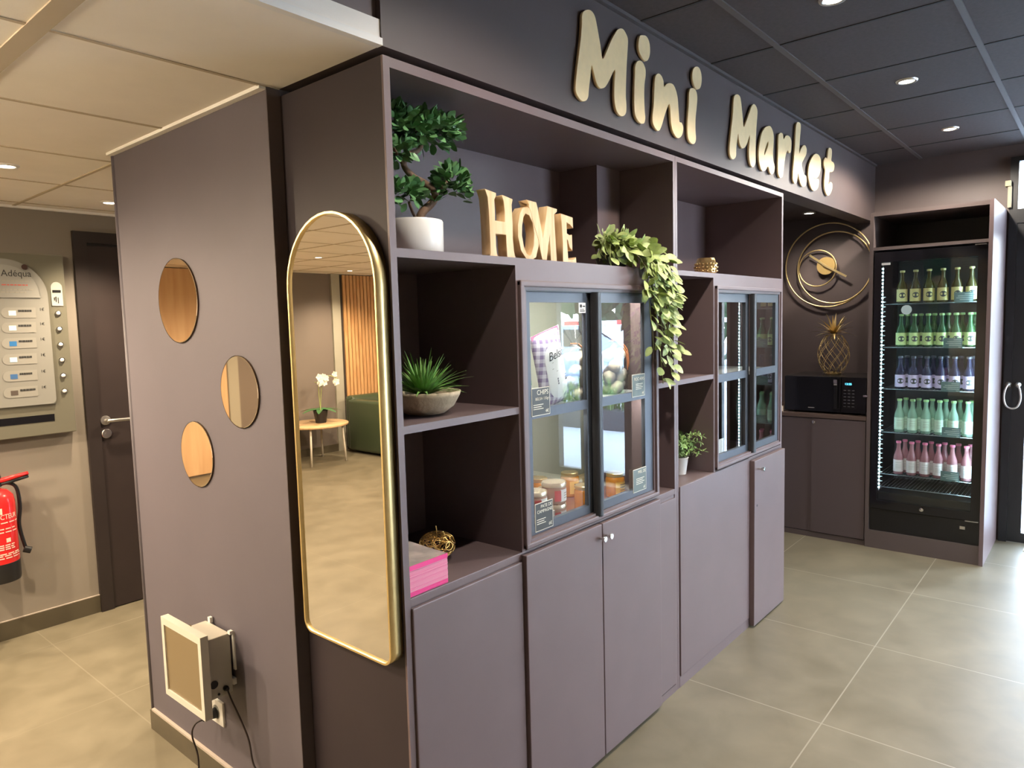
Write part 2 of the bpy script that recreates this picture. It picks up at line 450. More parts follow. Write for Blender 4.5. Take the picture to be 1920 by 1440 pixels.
# ================================================================== LAMPS
def downlight(x, y, z, col, power, label, group, lens=8.0, ang=146, ring=WHITE):
    t = thing('ceiling_spotlight', (x, y, z), label, 'light', group)
    bm = bmesh.new(); lathe(bm, [(0.031, -0.004), (0.034, -0.007), (0.044, -0.006), (0.046, 0.0)], (x, y, z), 24, capb=False, capt=False)
    obj('trim_ring', bm, ring, t, True)
    bm = bmesh.new(); lathe(bm, [(0.031, -0.0045), (0.031, -0.002)], (x, y, z), 20)
    obj('lens', bm, mat('lamp_lens_%s' % ('warm' if col is WARM else 'neutral'), (1, 1, 1), 0.5, emit=(1, 0.88, 0.68), es=lens), t)
    ld = bpy.data.lights.new('lamp', 'SPOT'); ld.energy = power; ld.color = col
    ld.spot_size = R(ang); ld.spot_blend = 0.3 if ang > 160 else 0.9; ld.shadow_soft_size = 0.035
    lo = bpy.data.objects.new('lamp', ld); COL.objects.link(lo); lo.parent = t; lo.location = (0, 0, -0.03)
    return t
for (x, y, an, pw, lb) in [(-0.254, 1.94, 92, 0.75, 'warm recessed spotlight at the left edge of the cream ceiling'),
                           (0.331, 2.52, 112, 0.75, 'warm recessed spotlight in the cream ceiling above the brown door'),
                           (-1.45, 1.94, 176, 0.9, 'added unseen warm recessed spotlight in the cream ceiling left of the corridor'),
                           (-1.5, 3.35, 172, 1.0, 'added unseen warm recessed spotlight in the cream ceiling at the lounge opening'),
                           (-2.85, 4.32, 150, 1.0, 'warm recessed spotlight high in the arched mirror reflection'),
                           (-4.05, 5.45, 130, 0.7, 'warm recessed spotlight beside the wood slats in the arched mirror reflection'),
                           (-3.2, 2.2, 176, 0.9, 'added unseen warm recessed spotlight in the middle of the lounge ceiling'),
                           (-2.6, 0.74, 176, 0.9, 'added unseen warm recessed spotlight in the cream ceiling row farthest from the round mirrors'),
                           (-4.6, 3.3, 176, 0.9, 'added unseen warm recessed spotlight near the far left wall of the lounge'),
                           (1.5, 2.2, 150, 0.8, 'added unseen warm recessed spotlight further down the corridor')]:
    downlight(x, y, 2.2, WARM, SPOT_WARM*pw, lb, 'cream ceiling spotlights', ang=an)  # fixtures out of view are added to lift walls and ceiling
t = thing('added_globe_lamp', (-1.40, 0.74, 2.2), 'added unseen round opal lamp brightening the cream ceiling left of the camera', 'light')  # lamp added out of view to brighten the cream ceiling
bm = bmesh.new(); lathe(bm, [(0.06, 2.175), (0.06, 2.2)], (-1.40, 0.74, 0), 24); obj('canopy', bm, WHITE, t)
bm = bmesh.new(); lathe(bm, [(0.0, 1.985), (0.05, 1.993), (0.088, 2.03), (0.10, 2.08), (0.088, 2.13), (0.06, 2.16), (0.05, 2.175)], (-1.40, 0.74, 0), 28, capb=False, capt=False)
obj('globe', bm, mat('opal_glass', (1, 1, 1), 0.4, emit=(1.0, 0.82, 0.58), es=52.0), t, True)
names = ['nearest', 'second', 'third', 'farthest']
for i, x in enumerate((0.34, 1.474, 2.6, 3.735)):
    downlight(x, -0.575, 2.6, NEUT, SPOT_DARK*(0.8 if i == 0 else 1), '%s recessed spotlight in the charcoal ceiling row beside the gold sign' % names[i], 'charcoal ceiling spotlights', ring=STEEL, ang=166 if i == 3 else 146)
for i, x in enumerate((0.9, 2.2, 3.5)):
    downlight(x, -2.1, 2.6, NEUT, SPOT_DARK*1.1, '%s added recessed spotlight in the unseen second charcoal ceiling row' % names[i], 'charcoal ceiling spotlights', ring=STEEL, ang=105)  # whole row is added out of view as fill light
downlight(4.15, 0.34, 2.27, NEUT, SPOT_DARK*0.33, 'recessed spotlight in the alcove ceiling above the gold clock', None, ring=STEEL)

# ================================================================== DISPLAY CABINETS
FY = 0.0; DB = 0.434
def knob(parent, x, y, z, L=0.026, name='knob'):
    bm = bmesh.new(); lathe(bm, [(0.0045, 0), (0.0045, -L*0.55), (0.0095, -L*0.62), (0.0105, -L*0.9), (0.0095, -L)], (x, y, z), 16, 'y')
    return obj(name, bm, CHROME, parent, True, flat_angle=40)
def sliding(parent, x0, x1, z0, z1, gx0, gx1, zt, y0, label):
    """glazed sliding door: rails with one cross rail, two panes"""
    zs = [(z0, zt['b0']), (zt['b1'], zt['t0']), (zt['t1'], z1)]
    bm = boxes([(x0, gx0, y0, y0+0.016, z0, z1), (gx1, x1, y0, y0+0.016, z0, z1)] + [(gx0, gx1, y0, y0+0.016, a, b) for a, b in zs])
    d = obj('sliding_door', bm, GREYM, parent); d['label'] = label
    for a, b in ((zt['b0'], zt['b1']), (zt['t0'], zt['t1'])):
        obj('glass_pane', bx(gx0-0.003, gx1+0.003, y0+0.007, y0+0.0078, a-0.003, b+0.003), PANE, d)
    return d
def pull(parent, x, z0, z1, y=0.004, r=0.021):
    bm = bmesh.new(); n = 10
    prof = [(x-r*math.cos(PI*k/n)*1.05, y-r*1.15*math.sin(PI*k/n)) for k in range(n+1)]
    bot = [bm.verts.new((a, b, z0)) for a, b in prof]; top = [bm.verts.new((a, b, z1)) for a, b in prof]
    for k in range(n): bm.faces.new((bot[k], bot[k+1], top[k+1], top[k]))
    bm.faces.new(bot[::-1]); bm.faces.new(top); bm.faces.new((bot[0], top[0], top[-1], bot[-1]))
    return obj('door_pull', bm, BLACKM, parent, True, flat_angle=50)
ZT1 = dict(b0=0.918, b1=1.250, t0=1.281, t1=1.606)
ZT2 = dict(b0=0.922, b1=1.252, t0=1.288, t1=1.614)

cab = thing('display_cabinet', (0.73, 0.2, 0), 'near dark mauve display cabinet with open shelves beside the arched mirror', 'cabinet', 'dark mauve display cabinets')
obj('front_edging', bx(0.0, 0.020, -0.001, 0.006, 0, 2.18), PAINT, cab)
obj('side_panel', bx(0.0, 0.020, 0.0062, 0.4355, 0, 2.18), mat('end_panel_shaded', (0.032, 0.024, 0.028), 0.5, spec=0.25, noise=0.04, nscale=5), cab)  # darker than the front paint: the shade on this end is in the colour
obj('divider_panel', boxes([(1.440, 1.4575, 0.0, DB, 0, 2.18)]), PAINT, cab)
obj('top_panel', bx(0.020, 1.440, 0.0, DB, 2.156, 2.18), PAINT, cab)
obj('shelf', bx(0.020, 1.440, 0.0, DB, 1.712, 1.734), PAINT, cab)
obj('shelf', bx(0.020, 0.466, 0.0, DB, 1.277, 1.297), PAINT, cab)
obj('shelf', bx(1.292, 1.440, 0.0, 0.1, 1.277, 1.297), PAINT, cab)
obj('counter', bx(0.020, 1.440, 0.0, DB, 0.834, 0.857, bev=0.002), PAINT, cab)
obj('back_panel', bx(0.020, 1.440, 0.424, DB, 0.857, 2.156), PAINT, cab)
obj('pillar', bx(1.270, 1.440, 0.241, 0.424, 1.734, 2.156), PAINT, cab)
obj('upright_panel', bx(0.466, 0.480, 0.0, DB, 0.857, 1.712), PAINT, cab)
obj('upright_panel', boxes([(1.276, 1.292, 0.0, 0.1, 0.857, 1.712), (1.292, 1.440, 0.1, 0.104, 0.857, 1.712)]), PAINT, cab)
obj('header_panel', bx(0.480, 1.276, 0.0, 0.018, 1.668, 1.712), PAINT, cab)
cs = bmesh.new()
for b in [(0.474, 0.492, -0.013, 0.008, 0.864, 1.669), (1.274, 1.292, -0.013, 0.008, 0.864, 1.669), (0.474, 1.292, -0.0135, 0.008, 1.651, 1.669), (0.474, 1.292, -0.0135, 0.008, 0.864, 0.880)]:
    box(cs, *b, bev=0.004)
for b in [(0.492, 0.508, -0.004, 0.03, 0.880, 1.651), (1.264, 1.274, -0.004, 0.03, 0.880, 1.651), (0.492, 1.274, -0.0045, 0.03, 1.642, 1.651), (0.492, 1.274, -0.0045, 0.03, 0.880, 0.888)]:
    box(cs, *b)
obj('casing', cs, PAINT, cab)
obj('track', bx(0.508, 1.264, -0.002, 0.03, 1.6385, 1.642), BLACKM, cab)
obj('inner_shelf', bx(0.482, 1.275, 0.04, 0.40, 1.254, 1.272), mat('pale_case_shelf', (0.50, 0.52, 0.52), 0.35), cab)
obj('case_floor', bx(0.482, 1.275, 0.03, 0.36, 0.857, 0.868), WOODR, cab)
obj('case_edging', bx(0.482, 1.438, 0.36, 0.42, 0.857, 0.878), mat('pine_edge', (0.55, 0.42, 0.22), 0.5), cab)
obj('case_lining', bx(0.481, 1.438, 0.418, 0.4235, 0.878, 1.70), mat('case_back_grey_green', (0.30, 0.31, 0.25), 0.6), cab)
d = sliding(cab, 0.511, 0.873, 0.889, 1.6385, 0.5425, 0.840, ZT1, 0.012, 'left glazed door'); pull(d, 0.878, 0.876, 1.640)
d = sliding(cab, 0.890, 1.262, 0.889, 1.6385, 0.918, 1.206, ZT1, 0.0, 'right glazed door')
obj('door', bx(0.0205, 0.456, -0.008, 0.012, 0.02, 0.832, bev=0.003), PAINT, cab)
d = obj('door', bx(0.4595, 0.8695, -0.021, -0.001, 0.016, 0.851, bev=0.003), PAINT, cab); knob(d, 0.853, -0.021, 0.806)
d = obj('door', bx(0.8745, 1.283, -0.021, -0.001, 0.016, 0.851, bev=0.003), PAINT, cab); knob(d, 0.893, -0.021, 0.806)
obj('door', bx(1.300, 1.436, -0.004, 0.012, 0.036, 0.822, bev=0.002), PAINT, cab)
obj('plinth', boxes([(0.020, 1.436, 0.002, 0.02, 0, 0.834), (1.284, 1.440, -0.001, 0.02, 0, 0.03)]), PAINT, cab)

c2 = thing('display_cabinet', (2.06, 0.2, 0), 'far dark mauve display cabinet with bottles reflected in its glass, nearest the alcove', 'cabinet', 'dark mauve display cabinets')
obj('divider_panel', bx(1.459, 1.474, 0.0, DB, 0, 2.18), PAINT, c2)
obj('side_panel', bx(2.640, 2.660, 0.0, DB, 0, 2.18), PAINT, c2)
obj('top_panel', bx(1.474, 2.640, 0.0, DB, 2.160, 2.18), PAINT, c2)
obj('shelf', bx(1.474, 2.640, 0.0, DB, 1.718, 1.738), PAINT, c2)
obj('shelf', bx(1.474, 1.808, 0.0, DB, 1.277, 1.297), PAINT, c2)
obj('counter', bx(1.474, 2.640, 0.0, DB, 0.838, 0.858, bev=0.002), PAINT, c2)
obj('back_panel', bx(1.474, 2.640, 0.424, DB, 0.858, 2.160), PAINT, c2)
obj('upright_panel', bx(1.808, 1.824, 0.0, DB, 0.858, 1.718), PAINT, c2)
obj('header_panel', bx(1.824, 2.640, 0.0, 0.018, 1.684, 1.718), PAINT, c2)
cs = bmesh.new()
for b in [(1.826, 1.840, -0.011, 0.008, 0.866, 1.684), (2.612, 2.628, -0.011, 0.008, 0.866, 1.684), (1.826, 2.628, -0.0115, 0.008, 1.668, 1.684), (1.826, 2.628, -0.0115, 0.008, 0.866, 0.880)]:
    box(cs, *b, bev=0.003)
for b in [(1.840, 1.850, -0.004, 0.03, 0.880, 1.668), (2.600, 2.612, -0.004, 0.03, 0.880, 1.668), (1.840, 2.612, -0.0045, 0.03, 1.657, 1.668), (1.840, 2.612, -0.0045, 0.03, 0.880, 0.888)]:
    box(cs, *b)
obj('casing', cs, PAINT, c2)
obj('track', bx(1.850, 2.600, -0.002, 0.03, 1.653, 1.657), BLACKM, c2)
obj('inner_shelf', bx(1.826, 2.638, 0.04, 0.40, 1.258, 1.274), mat('pale_case_shelf', (0.5, 0.5, 0.5)), c2)
obj('case_lining', bx(1.826, 2.638, 0.418, 0.4235, 0.858, 1.71), mat('case_back_brown', (0.20, 0.13, 0.07), 0.6), c2)
d = sliding(c2, 1.853, 2.236, 0.889, 1.653, 1.8865, 2.196, ZT2, 0.012, 'left glazed door'); pull(d, 2.247, 0.880, 1.655)
d = sliding(c2, 2.258, 2.598, 0.889, 1.653, 2.298, 2.556, ZT2, 0.0, 'right glazed door')
obj('door', bx(1.478, 2.208, -0.005, 0.012, 0.05, 0.857, bev=0.002), PAINT, c2)
d = obj('door', bx(2.214, 2.632, -0.028, -0.002, 0.01, 0.843, bev=0.003), PAINT, c2); knob(d, 2.252, -0.028, 0.800, 0.034)
bm = bmesh.new(); lathe(bm, [(0.006, 0), (0.006, -0.001)], (2.247, -0.028, 0.616), 12, 'y'); obj('keyhole', bm, BLACK, d)
obj('plinth', boxes([(1.474, 2.640, 0.002, 0.02, 0, 0.838), (1.474, 2.21, -0.001, 0.02, 0, 0.046)]), PAINT, c2)

LEDW = mat('warm_white_led', (1, 1, 1), 0.5, emit=(1.0, 0.95, 0.86), es=6.0)
def assumed_led_bar(parent, x0, x1, y, z, power):
    o = obj('assumed_led_bar', bx(x0, x1, y, y+0.010, z, z+0.005), LEDW, parent)  # unseen bar, assumed from the bright case contents
    ld = bpy.data.lights.new('lamp', 'AREA'); ld.shape = 'RECTANGLE'; ld.size = x1-x0; ld.size_y = 0.012; ld.energy = power; ld.color = (1.0, 0.95, 0.86)
    lo = bpy.data.objects.new('lamp', ld); COL.objects.link(lo); lo.parent = o
    lo.location = Vector(((x0+x1)/2, y+0.005, z-0.002))-wloc(parent); lo.rotation_euler = (R(18), 0, 0)
assumed_led_bar(cab, 0.50, 1.26, 0.034, 1.690, 4.5)
assumed_led_bar(cab, 0.50, 1.26, 0.044, 1.246, 1.5)
assumed_led_bar(c2, 1.85, 2.61, 0.034, 1.696, 0.5)

# ================================================================== ARCHED MIRROR
def arch_loop(y0, y1, z0, z1, rc, n=20):
    r = (y1-y0)/2; c = (y0+y1)/2; L = []
    for k in range(n+1):
        a = PI*k/n; L.append((c+r*math.cos(a), z1-r+r*math.sin(a)))
    for k in range(7):
        a = PI+PI/2*k/6; L.append((y0+rc+rc*math.cos(a), z0+rc+rc*math.sin(a)))
    for k in range(7):
        a = 1.5*PI+PI/2*k/6; L.append((y1-rc+rc*math.cos(a), z0+rc+rc*math.sin(a)))
    return L
am = thing('arched_mirror', (-0.02, 0.2, 0.69), 'tall arched mirror in a thin gold frame on the cabinet end', 'mirror')
fr = extruded([arch_loop(0.011, 0.388, 0.694, 1.838, 0.034), arch_loop(0.0165, 0.3825, 0.6995, 1.8325, 0.029)], 0.040)
place(fr, (0.0, 0, 0), (0, 1, 0), (0, 0, 1))      # local z -> +x
for v in fr.verts: v.co.x = -v.co.x-0.0005
obj('frame', fr, GOLD, am)
gl = extruded([arch_loop(0.0168, 0.3822, 0.6998, 1.8322, 0.0288)], 0.004)
place(gl, (0, 0, 0), (0, 1, 0), (0, 0, 1))
for v in gl.verts: v.co.x = -v.co.x-0.030
obj('mirror_glass', gl, MIRR, am)

# ================================================================== ROUND MIRRORS
for nm, y, z, r, lb in [('a', 1.030, 1.647, 0.1385, 'largest round bronze mirror, topmost of the three on the taupe wall'),
                        ('b', 0.665, 1.360, 0.109, 'round bronze mirror nearest the arched mirror'),
                        ('c', 0.965, 1.140, 0.109, 'lowest round bronze mirror, above the white wall box')]:
    t = thing('round_mirror', (-0.043, y, z), lb, 'mirror', 'round mirrors on the taupe wall')
    bm = bmesh.new(); lathe(bm, [(r, -0.041), (r, -0.0462), (r-0.0018, -0.0470)], (0, y, z), 48, 'x')
    obj('mirror_glass', bm, MIRRB, t)
    bm = bmesh.new(); lathe(bm, [(r+0.0006, -0.0411), (r+0.0012, -0.0465)], (0, y, z), 48, 'x', capb=False, capt=False)
    obj('edge', bm, mat('mirror_edge_dark', (0.16, 0.10, 0.06), 0.3, 0.6), t)

# ================================================================== WHITE WALL BOX, OUTLET, CABLE
wb = thing('wall_unit', (-0.1, 0.88, 0.36), 'white wall-mounted box with a glossy front panel near the floor, reflection painted tan', 'device')
obj('housing', bx(-0.152, -0.052, 0.806, 0.965, 0.376, 0.574, bev=0.003), mat('warm_white_metal', (0.52, 0.49, 0.42), 0.45), wb)
ff = boxes([(-0.176, -0.152, 0.745, 0.764, 0.353, 0.618), (-0.176, -0.152, 0.998, 1.016, 0.353, 0.618), (-0.176, -0.152, 0.764, 0.998, 0.353, 0.374), (-0.176, -0.152, 0.764, 0.998, 0.594, 0.618)])
obj('front_frame', ff, mat('white_frame', (0.60, 0.56, 0.49), 0.4), wb)
obj('front_panel', bx(-0.172, -0.153, 0.764, 0.998, 0.374, 0.594), mat('gloss_panel_reflection_tan', (0.24, 0.18, 0.10), 0.16, 0.25), wb)  # tan base colour stands in for the floor it reflects
bk = obj('bracket', boxes([(-0.0465, -0.0415, 0.794, 0.806, 0.45, 0.578), (-0.058, -0.0465, 0.793, 0.808, 0.572, 0.5825), (-0.052, -0.0412, 0.80, 0.97, 0.40, 0.42)]), WHITE, wb)
bm = bmesh.new(); lathe(bm, [(0.012, 0.0), (0.013, -0.003)], (-0.114, 0.806, 0.425), 16, 'y'); obj('port', bm, BLACK, wb)
bm = bmesh.new(); lathe(bm, [(0.008, 0.0), (0.009, -0.007), (0.006, -0.016)], (-0.078, 0.806, 0.400), 16, 'y'); obj('cable_gland', bm, BLACK, wb)
bm = bmesh.new(); lathe(bm, [(0.004, 0.0), (0.004, -0.003)], (-0.100, 0.806, 0.388), 12, 'y'); obj('screw', bm, BLACK, wb)
bm = bmesh.new(); lathe(bm, [(0.005, 0.574), (0.005, 0.588)], (-0.120, 0.935, 0), 12); box(bm, -0.132, -0.112, 0.918, 0.926, 0.574, 0.580); obj('latch', bm, mat('brass_dark', (0.20, 0.14, 0.07), 0.4, 0.7), wb)
bm = bmesh.new(); box(bm, -0.055, -0.045, 0.93, 0.945, 0.574, 0.592); obj('latch', bm, WHITE, wb)
so = thing('wall_socket', (-0.045, 0.94, 0.22), 'white wall socket under the white wall box', 'socket')
bm = bx(-0.050, -0.041, 0.893, 0.981, 0.219, 0.303, bev=0.002); obj('plate', bm, WHITE, so)
bm = bmesh.new(); lathe(bm, [(0.024, -0.0503), (0.024, -0.0508)], (0, 0.937, 0.260), 24, 'x'); obj('recess', bm, mat('socket_grey', (0.25, 0.25, 0.23), 0.5), so)
bm = bmesh.new(); tube(bm, [(-0.0512, 0.937, 0.258), (-0.068, 0.940, 0.256), (-0.095, 0.946, 0.249)], [0.019, 0.015, 0.008], 14); 
pl = thing('plug_cord', (-0.06, 0.94, 0.25), 'black plug and thin cord running from the wall socket to the floor', 'cord')
obj('plug', bm, BLACK, pl, True)
def curve_pts(P, n=12):
    out = []; P = [Vector(p) for p in P]
    for i in range(len(P)-1):
        p0 = P[max(0, i-1)]; p1 = P[i]; p2 = P[i+1]; p3 = P[min(len(P)-1, i+2)]
        for s in range(n):
            t = s/n
            out.append(0.5*((2*p1)+(p2-p0)*t+(2*p0-5*p1+4*p2-p3)*t*t+(3*p1-p0-3*p2+p3)*t**3))
    out.append(P[-1]); return out
bm = bmesh.new(); tube(bm, curve_pts([(-0.094, 0.946, 0.249), (-0.115, 0.955, 0.240), (-0.122, 0.968, 0.20), (-0.11, 0.962, 0.12), (-0.12, 0.95, 0.03), (-0.16, 0.90, 0.004), (-0.22, 0.80, 0.004), (-0.20, 0.66, 0.004), (-0.12, 0.60, 0.004)]), 0.003, 6)
obj('cord', bm, mat('cord_brown', (0.03, 0.018, 0.015), 0.5), pl, True)
c3 = bmesh.new(); tube(c3, curve_pts([(-0.078, 0.792, 0.400), (-0.075, 0.778, 0.37), (-0.062, 0.735, 0.29), (-0.056, 0.715, 0.24), (-0.060, 0.69, 0.18), (-0.056, 0.652, 0.142), (-0.060, 0.637, 0.08), (-0.070, 0.63, 0.01), (-0.1, 0.61, 0.004)]), 0.003, 6)
tag(obj('power_cord', c3, MATS['cord_brown'], None, True, origin=(-0.07, 0.7, 0.2)), 'dark thin cord hanging from the side of the white wall box', 'cord')

# ================================================================== CORRIDOR: DOOR, DISPENSER, EXTINGUISHER
dr = thing('door_1', (0.75, 2.92, 0), 'dark brown corridor door', 'door'); dr['kind'] = 'structure'
for k in ('label', 'category'): del dr[k]
obj('door_frame', boxes([(0.273, 0.338, 2.895, 2.93, 0, 2.094), (1.20, 1.265, 2.895, 2.93, 0, 2.094), (0.338, 1.20, 2.895, 2.93, 2.034, 2.094)]), DOORB, dr)
obj('door_leaf', bx(0.338, 1.20, 2.905, 2.93, 0.006, 2.034), mat('brown_door_leaf', (0.026, 0.017, 0.016), 0.5, noise=0.08, nscale=10), dr)
obj('slot_shade_strip', bx(0.338, 1.20, 2.9035, 2.9049, 2.020, 2.036), BLACK, dr)  # black strip painting the shade of a slot above the leaf
bm = bmesh.new(); lathe(bm, [(0.026, 0.0), (0.026, -0.008), (0.02, -0.010), (0.010, -0.012), (0.010, -0.045)], (0.366, 2.905, 1.066), 20, 'y')
tube(bm, [(0.366, 2.862, 1.066), (0.378, 2.854, 1.066), (0.40, 2.852, 1.066), (0.50, 2.852, 1.064)], 0.0095, 12)
obj('lever_handle', bm, STEEL, dr, True, flat_angle=50)
bm = bmesh.new(); lathe(bm, [(0.026, 0.0), (0.026, -0.008), (0.023, -0.011), (0.009, -0.0115), (0.009, -0.018)], (0.366, 2.905, 0.992), 20, 'y')
obj('lock_cylinder', bm, STEEL, dr, True, flat_angle=40)

vm = thing('toiletries_dispenser', (-0.1, 2.9, 1.03), 'beige metal wall dispenser with white front and a column of round buttons', 'dispenser')
DISP = mat('champagne_metal', (0.20, 0.19, 0.145), 0.38, 0.35)
obj('housing', bx(-0.42, 0.208, 2.862, 2.9195, 1.03, 1.957, bev=0.004), DISP, vm)
DW = mat('dispenser_white', (0.24, 0.235, 0.215), 0.45)
pts = [(-0.33, 1.19), (0.10, 1.19)]
for k in range(5):
    a = -PI/2+PI/2*k/4; pts.append((0.10+0.022+0.0*k, 1.19) if k == 0 else (0.098+0.024*math.cos(a), 1.214+0.024*math.sin(a)))
pts += [(0.122, 1.74)]
for k in range(13):
    a = 0.0+PI*0.5*k/12; pts.append((-0.07+0.192*math.cos(a), 1.742+0.185*math.sin(a)))
pts += [(-0.33, 1.927)]
bm = extruded([pts], 0.012); place(bm, (0, 2.862, 0), (1, 0, 0), (0, 0, 1)); obj('front_panel', bm, DW, vm)
pts = [(-0.3, 1.735), (0.088, 1.735)]
for k in range(13):
    a = PI*0.5*k/12; pts.append((-0.07+0.152*math.cos(a), 1.755+0.142*math.sin(a)))
pts += [(-0.3, 1.897)]
bm = extruded([pts], 0.005); place(bm, (0, 2.850, 0), (1, 0, 0), (0, 0, 1)); lp = obj('logo_panel', bm, mat('dispenser_white_bright', (0.29, 0.285, 0.265), 0.4), vm)
bm = place(text_bm('Adéqua', 0.046, width=0.128), (-0.074, 2.8449, 1.840), (1, 0, 0), (0, 0, 1)); obj('lettering', bm, INK, lp)
bm = bmesh.new(); lathe(bm, [(0.0135, -0.0003), (0.0135, -0.0012)], (0.028, 2.845, 1.888), 16, 'y'); obj('emblem', bm, mat('emblem_brown', (0.05, 0.025, 0.02), 0.5), lp)
for zz, x0, x1, mm in [(1.815, -0.085, 0.052, INK), (1.795, -0.075, 0.035, mat('red_print', (0.55, 0.12, 0.10), 0.5)), (1.772, -0.09, 0.06, INK), (1.759, -0.08, 0.03, INK)]:
    bm = bmesh.new(); rg = random.Random(int(zz*1000)); x = x0
    while x < x1:
        l = rg.uniform(0.008, 0.02); box(bm, x, min(x1, x+l), 2.8440, 2.8449, zz, zz+0.0055); x += l+0.004
    obj('print_line', bm, mat('print_grey', (0.33, 0.31, 0.27), 0.6) if mm is INK else mm, lp)
ys_ = [1.688, 1.622, 1.551, 1.470, 1.388, 1.310]
rowz = [1.668, 1.594, 1.516, 1.436, 1.352, 1.270]
rowc = [(0.78, 0.78, 0.76), (0.8, 0.8, 0.78), (0.03, 0.16, 0.40), (0.45, 0.62, 0.72), (0.05, 0.13, 0.30), (0.09, 0.07, 0.06)]
for i, zz in enumerate(rowz):
    xo = -0.004*i
    pts = [(-0.06+xo+0.026*math.cos(a)*1.0, zz-0.008+0.026*math.sin(a)) for a in [PI/2+PI*k/8 for k in range(9)]] + [(0.062+xo, zz-0.034), (0.062+xo, zz+0.018)]
    bm = extruded([pts], 0.002); place(bm, (0, 2.8500, 0), (1, 0, 0), (0, 0, 1)); lab = obj('product_label', bm, mat('label_ivory', (0.28, 0.27, 0.245), 0.45), vm)
    bm = bx(-0.055+xo, -0.024+xo, 2.8470, 2.8479, zz-0.022, zz+0.002, bev=0.0003); obj('picture', bm, mat('picture_%d' % i, rowc[i], 0.5), lab)
    bm = bmesh.new(); rg = random.Random(i); x = -0.015+xo
    while x < 0.04+xo:
        l = rg.uniform(0.006, 0.014); box(bm, x, x+l, 2.8470, 2.8479, zz-0.004, zz+0.006); x += l+0.0015
    obj('print_line', bm, INK, lab)
    bm = place(text_bm('1€', 0.02), (0.078+xo, 2.8497, zz+0.002), (1, 0, 0), (0, 0, 1)); obj('price', bm, INK, vm)
for i in range(6):
    z = 1.657-0.0814*i
    bm = bmesh.new(); lathe(bm, [(0.0135, 0.0), (0.0135, -0.006), (0.010, -0.007)], (0.164, 2.862, z), 16, 'y', capt=False); b = obj('button', bm, CHROME, vm, True, flat_angle=40)
    bm = bmesh.new(); lathe(bm, [(0.0100, -0.006), (0.0095, -0.010), (0.006, -0.0115)], (0.164, 2.862, z), 16, 'y'); obj('button_cap', bm, WHITE, b, True)
pts = [(0.140, 1.695), (0.192, 1.695), (0.192, 1.79)] + [(0.166+0.026*math.cos(PI*k/8), 1.79+0.028*math.sin(PI*k/8)) for k in range(9)] + [(0.140, 1.79)]
bm = extruded([pts], 0.004); place(bm, (0, 2.862, 0), (1, 0, 0), (0, 0, 1)); cp = obj('coin_plate', bm, mat('coin_plate_white', (0.42, 0.41, 0.38), 0.4), vm)
obj('display', bx(0.146, 0.184, 2.8565, 2.8579, 1.763, 1.776), BLACK, cp)
obj('coin_slot', boxes([(0.158, 0.163, 2.8565, 2.8579, 1.715, 1.742), (0.168, 0.172, 2.8565, 2.8579, 1.708, 1.738), (0.151, 0.155, 2.8565, 2.8579, 1.722, 1.738)]), INK, cp)
obj('collection_slot', bx(-0.13, 0.110, 2.8605, 2.8618, 1.098, 1.135), BLACKG, vm)

ex = thing('fire_extinguisher', (-0.2, 2.82, 0.35), 'red fire extinguisher hanging on the wall under the dispenser', 'extinguisher')
X0, Y0 = -0.195, 2.815
bm = bmesh.new(); lathe(bm, [(0.088, 0.44), (0.088, 0.73), (0.082, 0.765), (0.06, 0.792), (0.034, 0.802), (0.03, 0.815)], (X0, Y0, 0), 36); cyl_ = obj('cylinder', bm, RED, ex, True, flat_angle=50)
bm = bmesh.new(); lathe(bm, [(0.086, 0.345), (0.0895, 0.36), (0.0895, 0.44), (0.087, 0.441)], (X0, Y0, 0), 36); obj('foot', bm, BLACK, ex, True, flat_angle=40)
bm = bmesh.new(); lathe(bm, [(0.03, 0.81), (0.03, 0.86), (0.022, 0.875), (0.022, 0.905), (0.0, 0.912)], (X0+0.01, Y0, 0), 20); obj('valve', bm, BLACK, ex, True, flat_angle=40)
bm = bmesh.new(); tube(bm, [(X0, Y0-0.01, 0.835), (X0+0.06, Y0-0.014, 0.843), (X0+0.15, Y0-0.018, 0.858)], [0.012, 0.012, 0.009], 10); obj('lever', bm, RED, ex, True)
bm = bmesh.new(); tube(bm, [(X0, Y0-0.01, 0.815), (X0+0.07, Y0-0.013, 0.826), (X0+0.15, Y0-0.016, 0.842)], [0.008, 0.009, 0.008], 8); obj('carry_handle', bm, BLACK, ex, True)
bm = bmesh.new(); tube(bm, curve_pts([(X0+0.03, Y0, 0.83), (X0+0.095, Y0, 0.80), (X0+0.108, Y0, 0.70), (X0+0.098, Y0, 0.6), (X0+0.112, Y0-0.002, 0.50), (X0+0.12, Y0-0.004, 0.47)], 6), 0.0085, 10); obj('hose', bm, BLACK, ex, True)
bm = bmesh.new(); tube(bm, [(X0+0.108, Y0-0.004, 0.475), (X0+0.136, Y0-0.010, 0.462)], [0.017, 0.017], 12); obj('nozzle', bm, BLACK, ex, True, flat_angle=40)
PRINT = mat('extinguisher_print', (0.80, 0.62, 0.52), 0.5)
def on_cyl(bm, r):                               # bend flat print (x = arc, z up) round the cylinder
    for v in bm.verts:
        a = v.co.x/0.088; h = v.co.y
        v.co = Vector((X0+(r+v.co.z)*math.sin(a), Y0-(r+v.co.z)*math.cos(a), h))
    return bm
bm = text_bm('EXTINCTEUR', 0.034, 0.0006, 'CENTER', width=0.16)
for v in bm.verts: v.co.y += 0.66; v.co.x += 0.005
lb_ = obj('lettering', on_cyl(bm, 0.0884), PRINT, cyl_)
bm = bmesh.new()
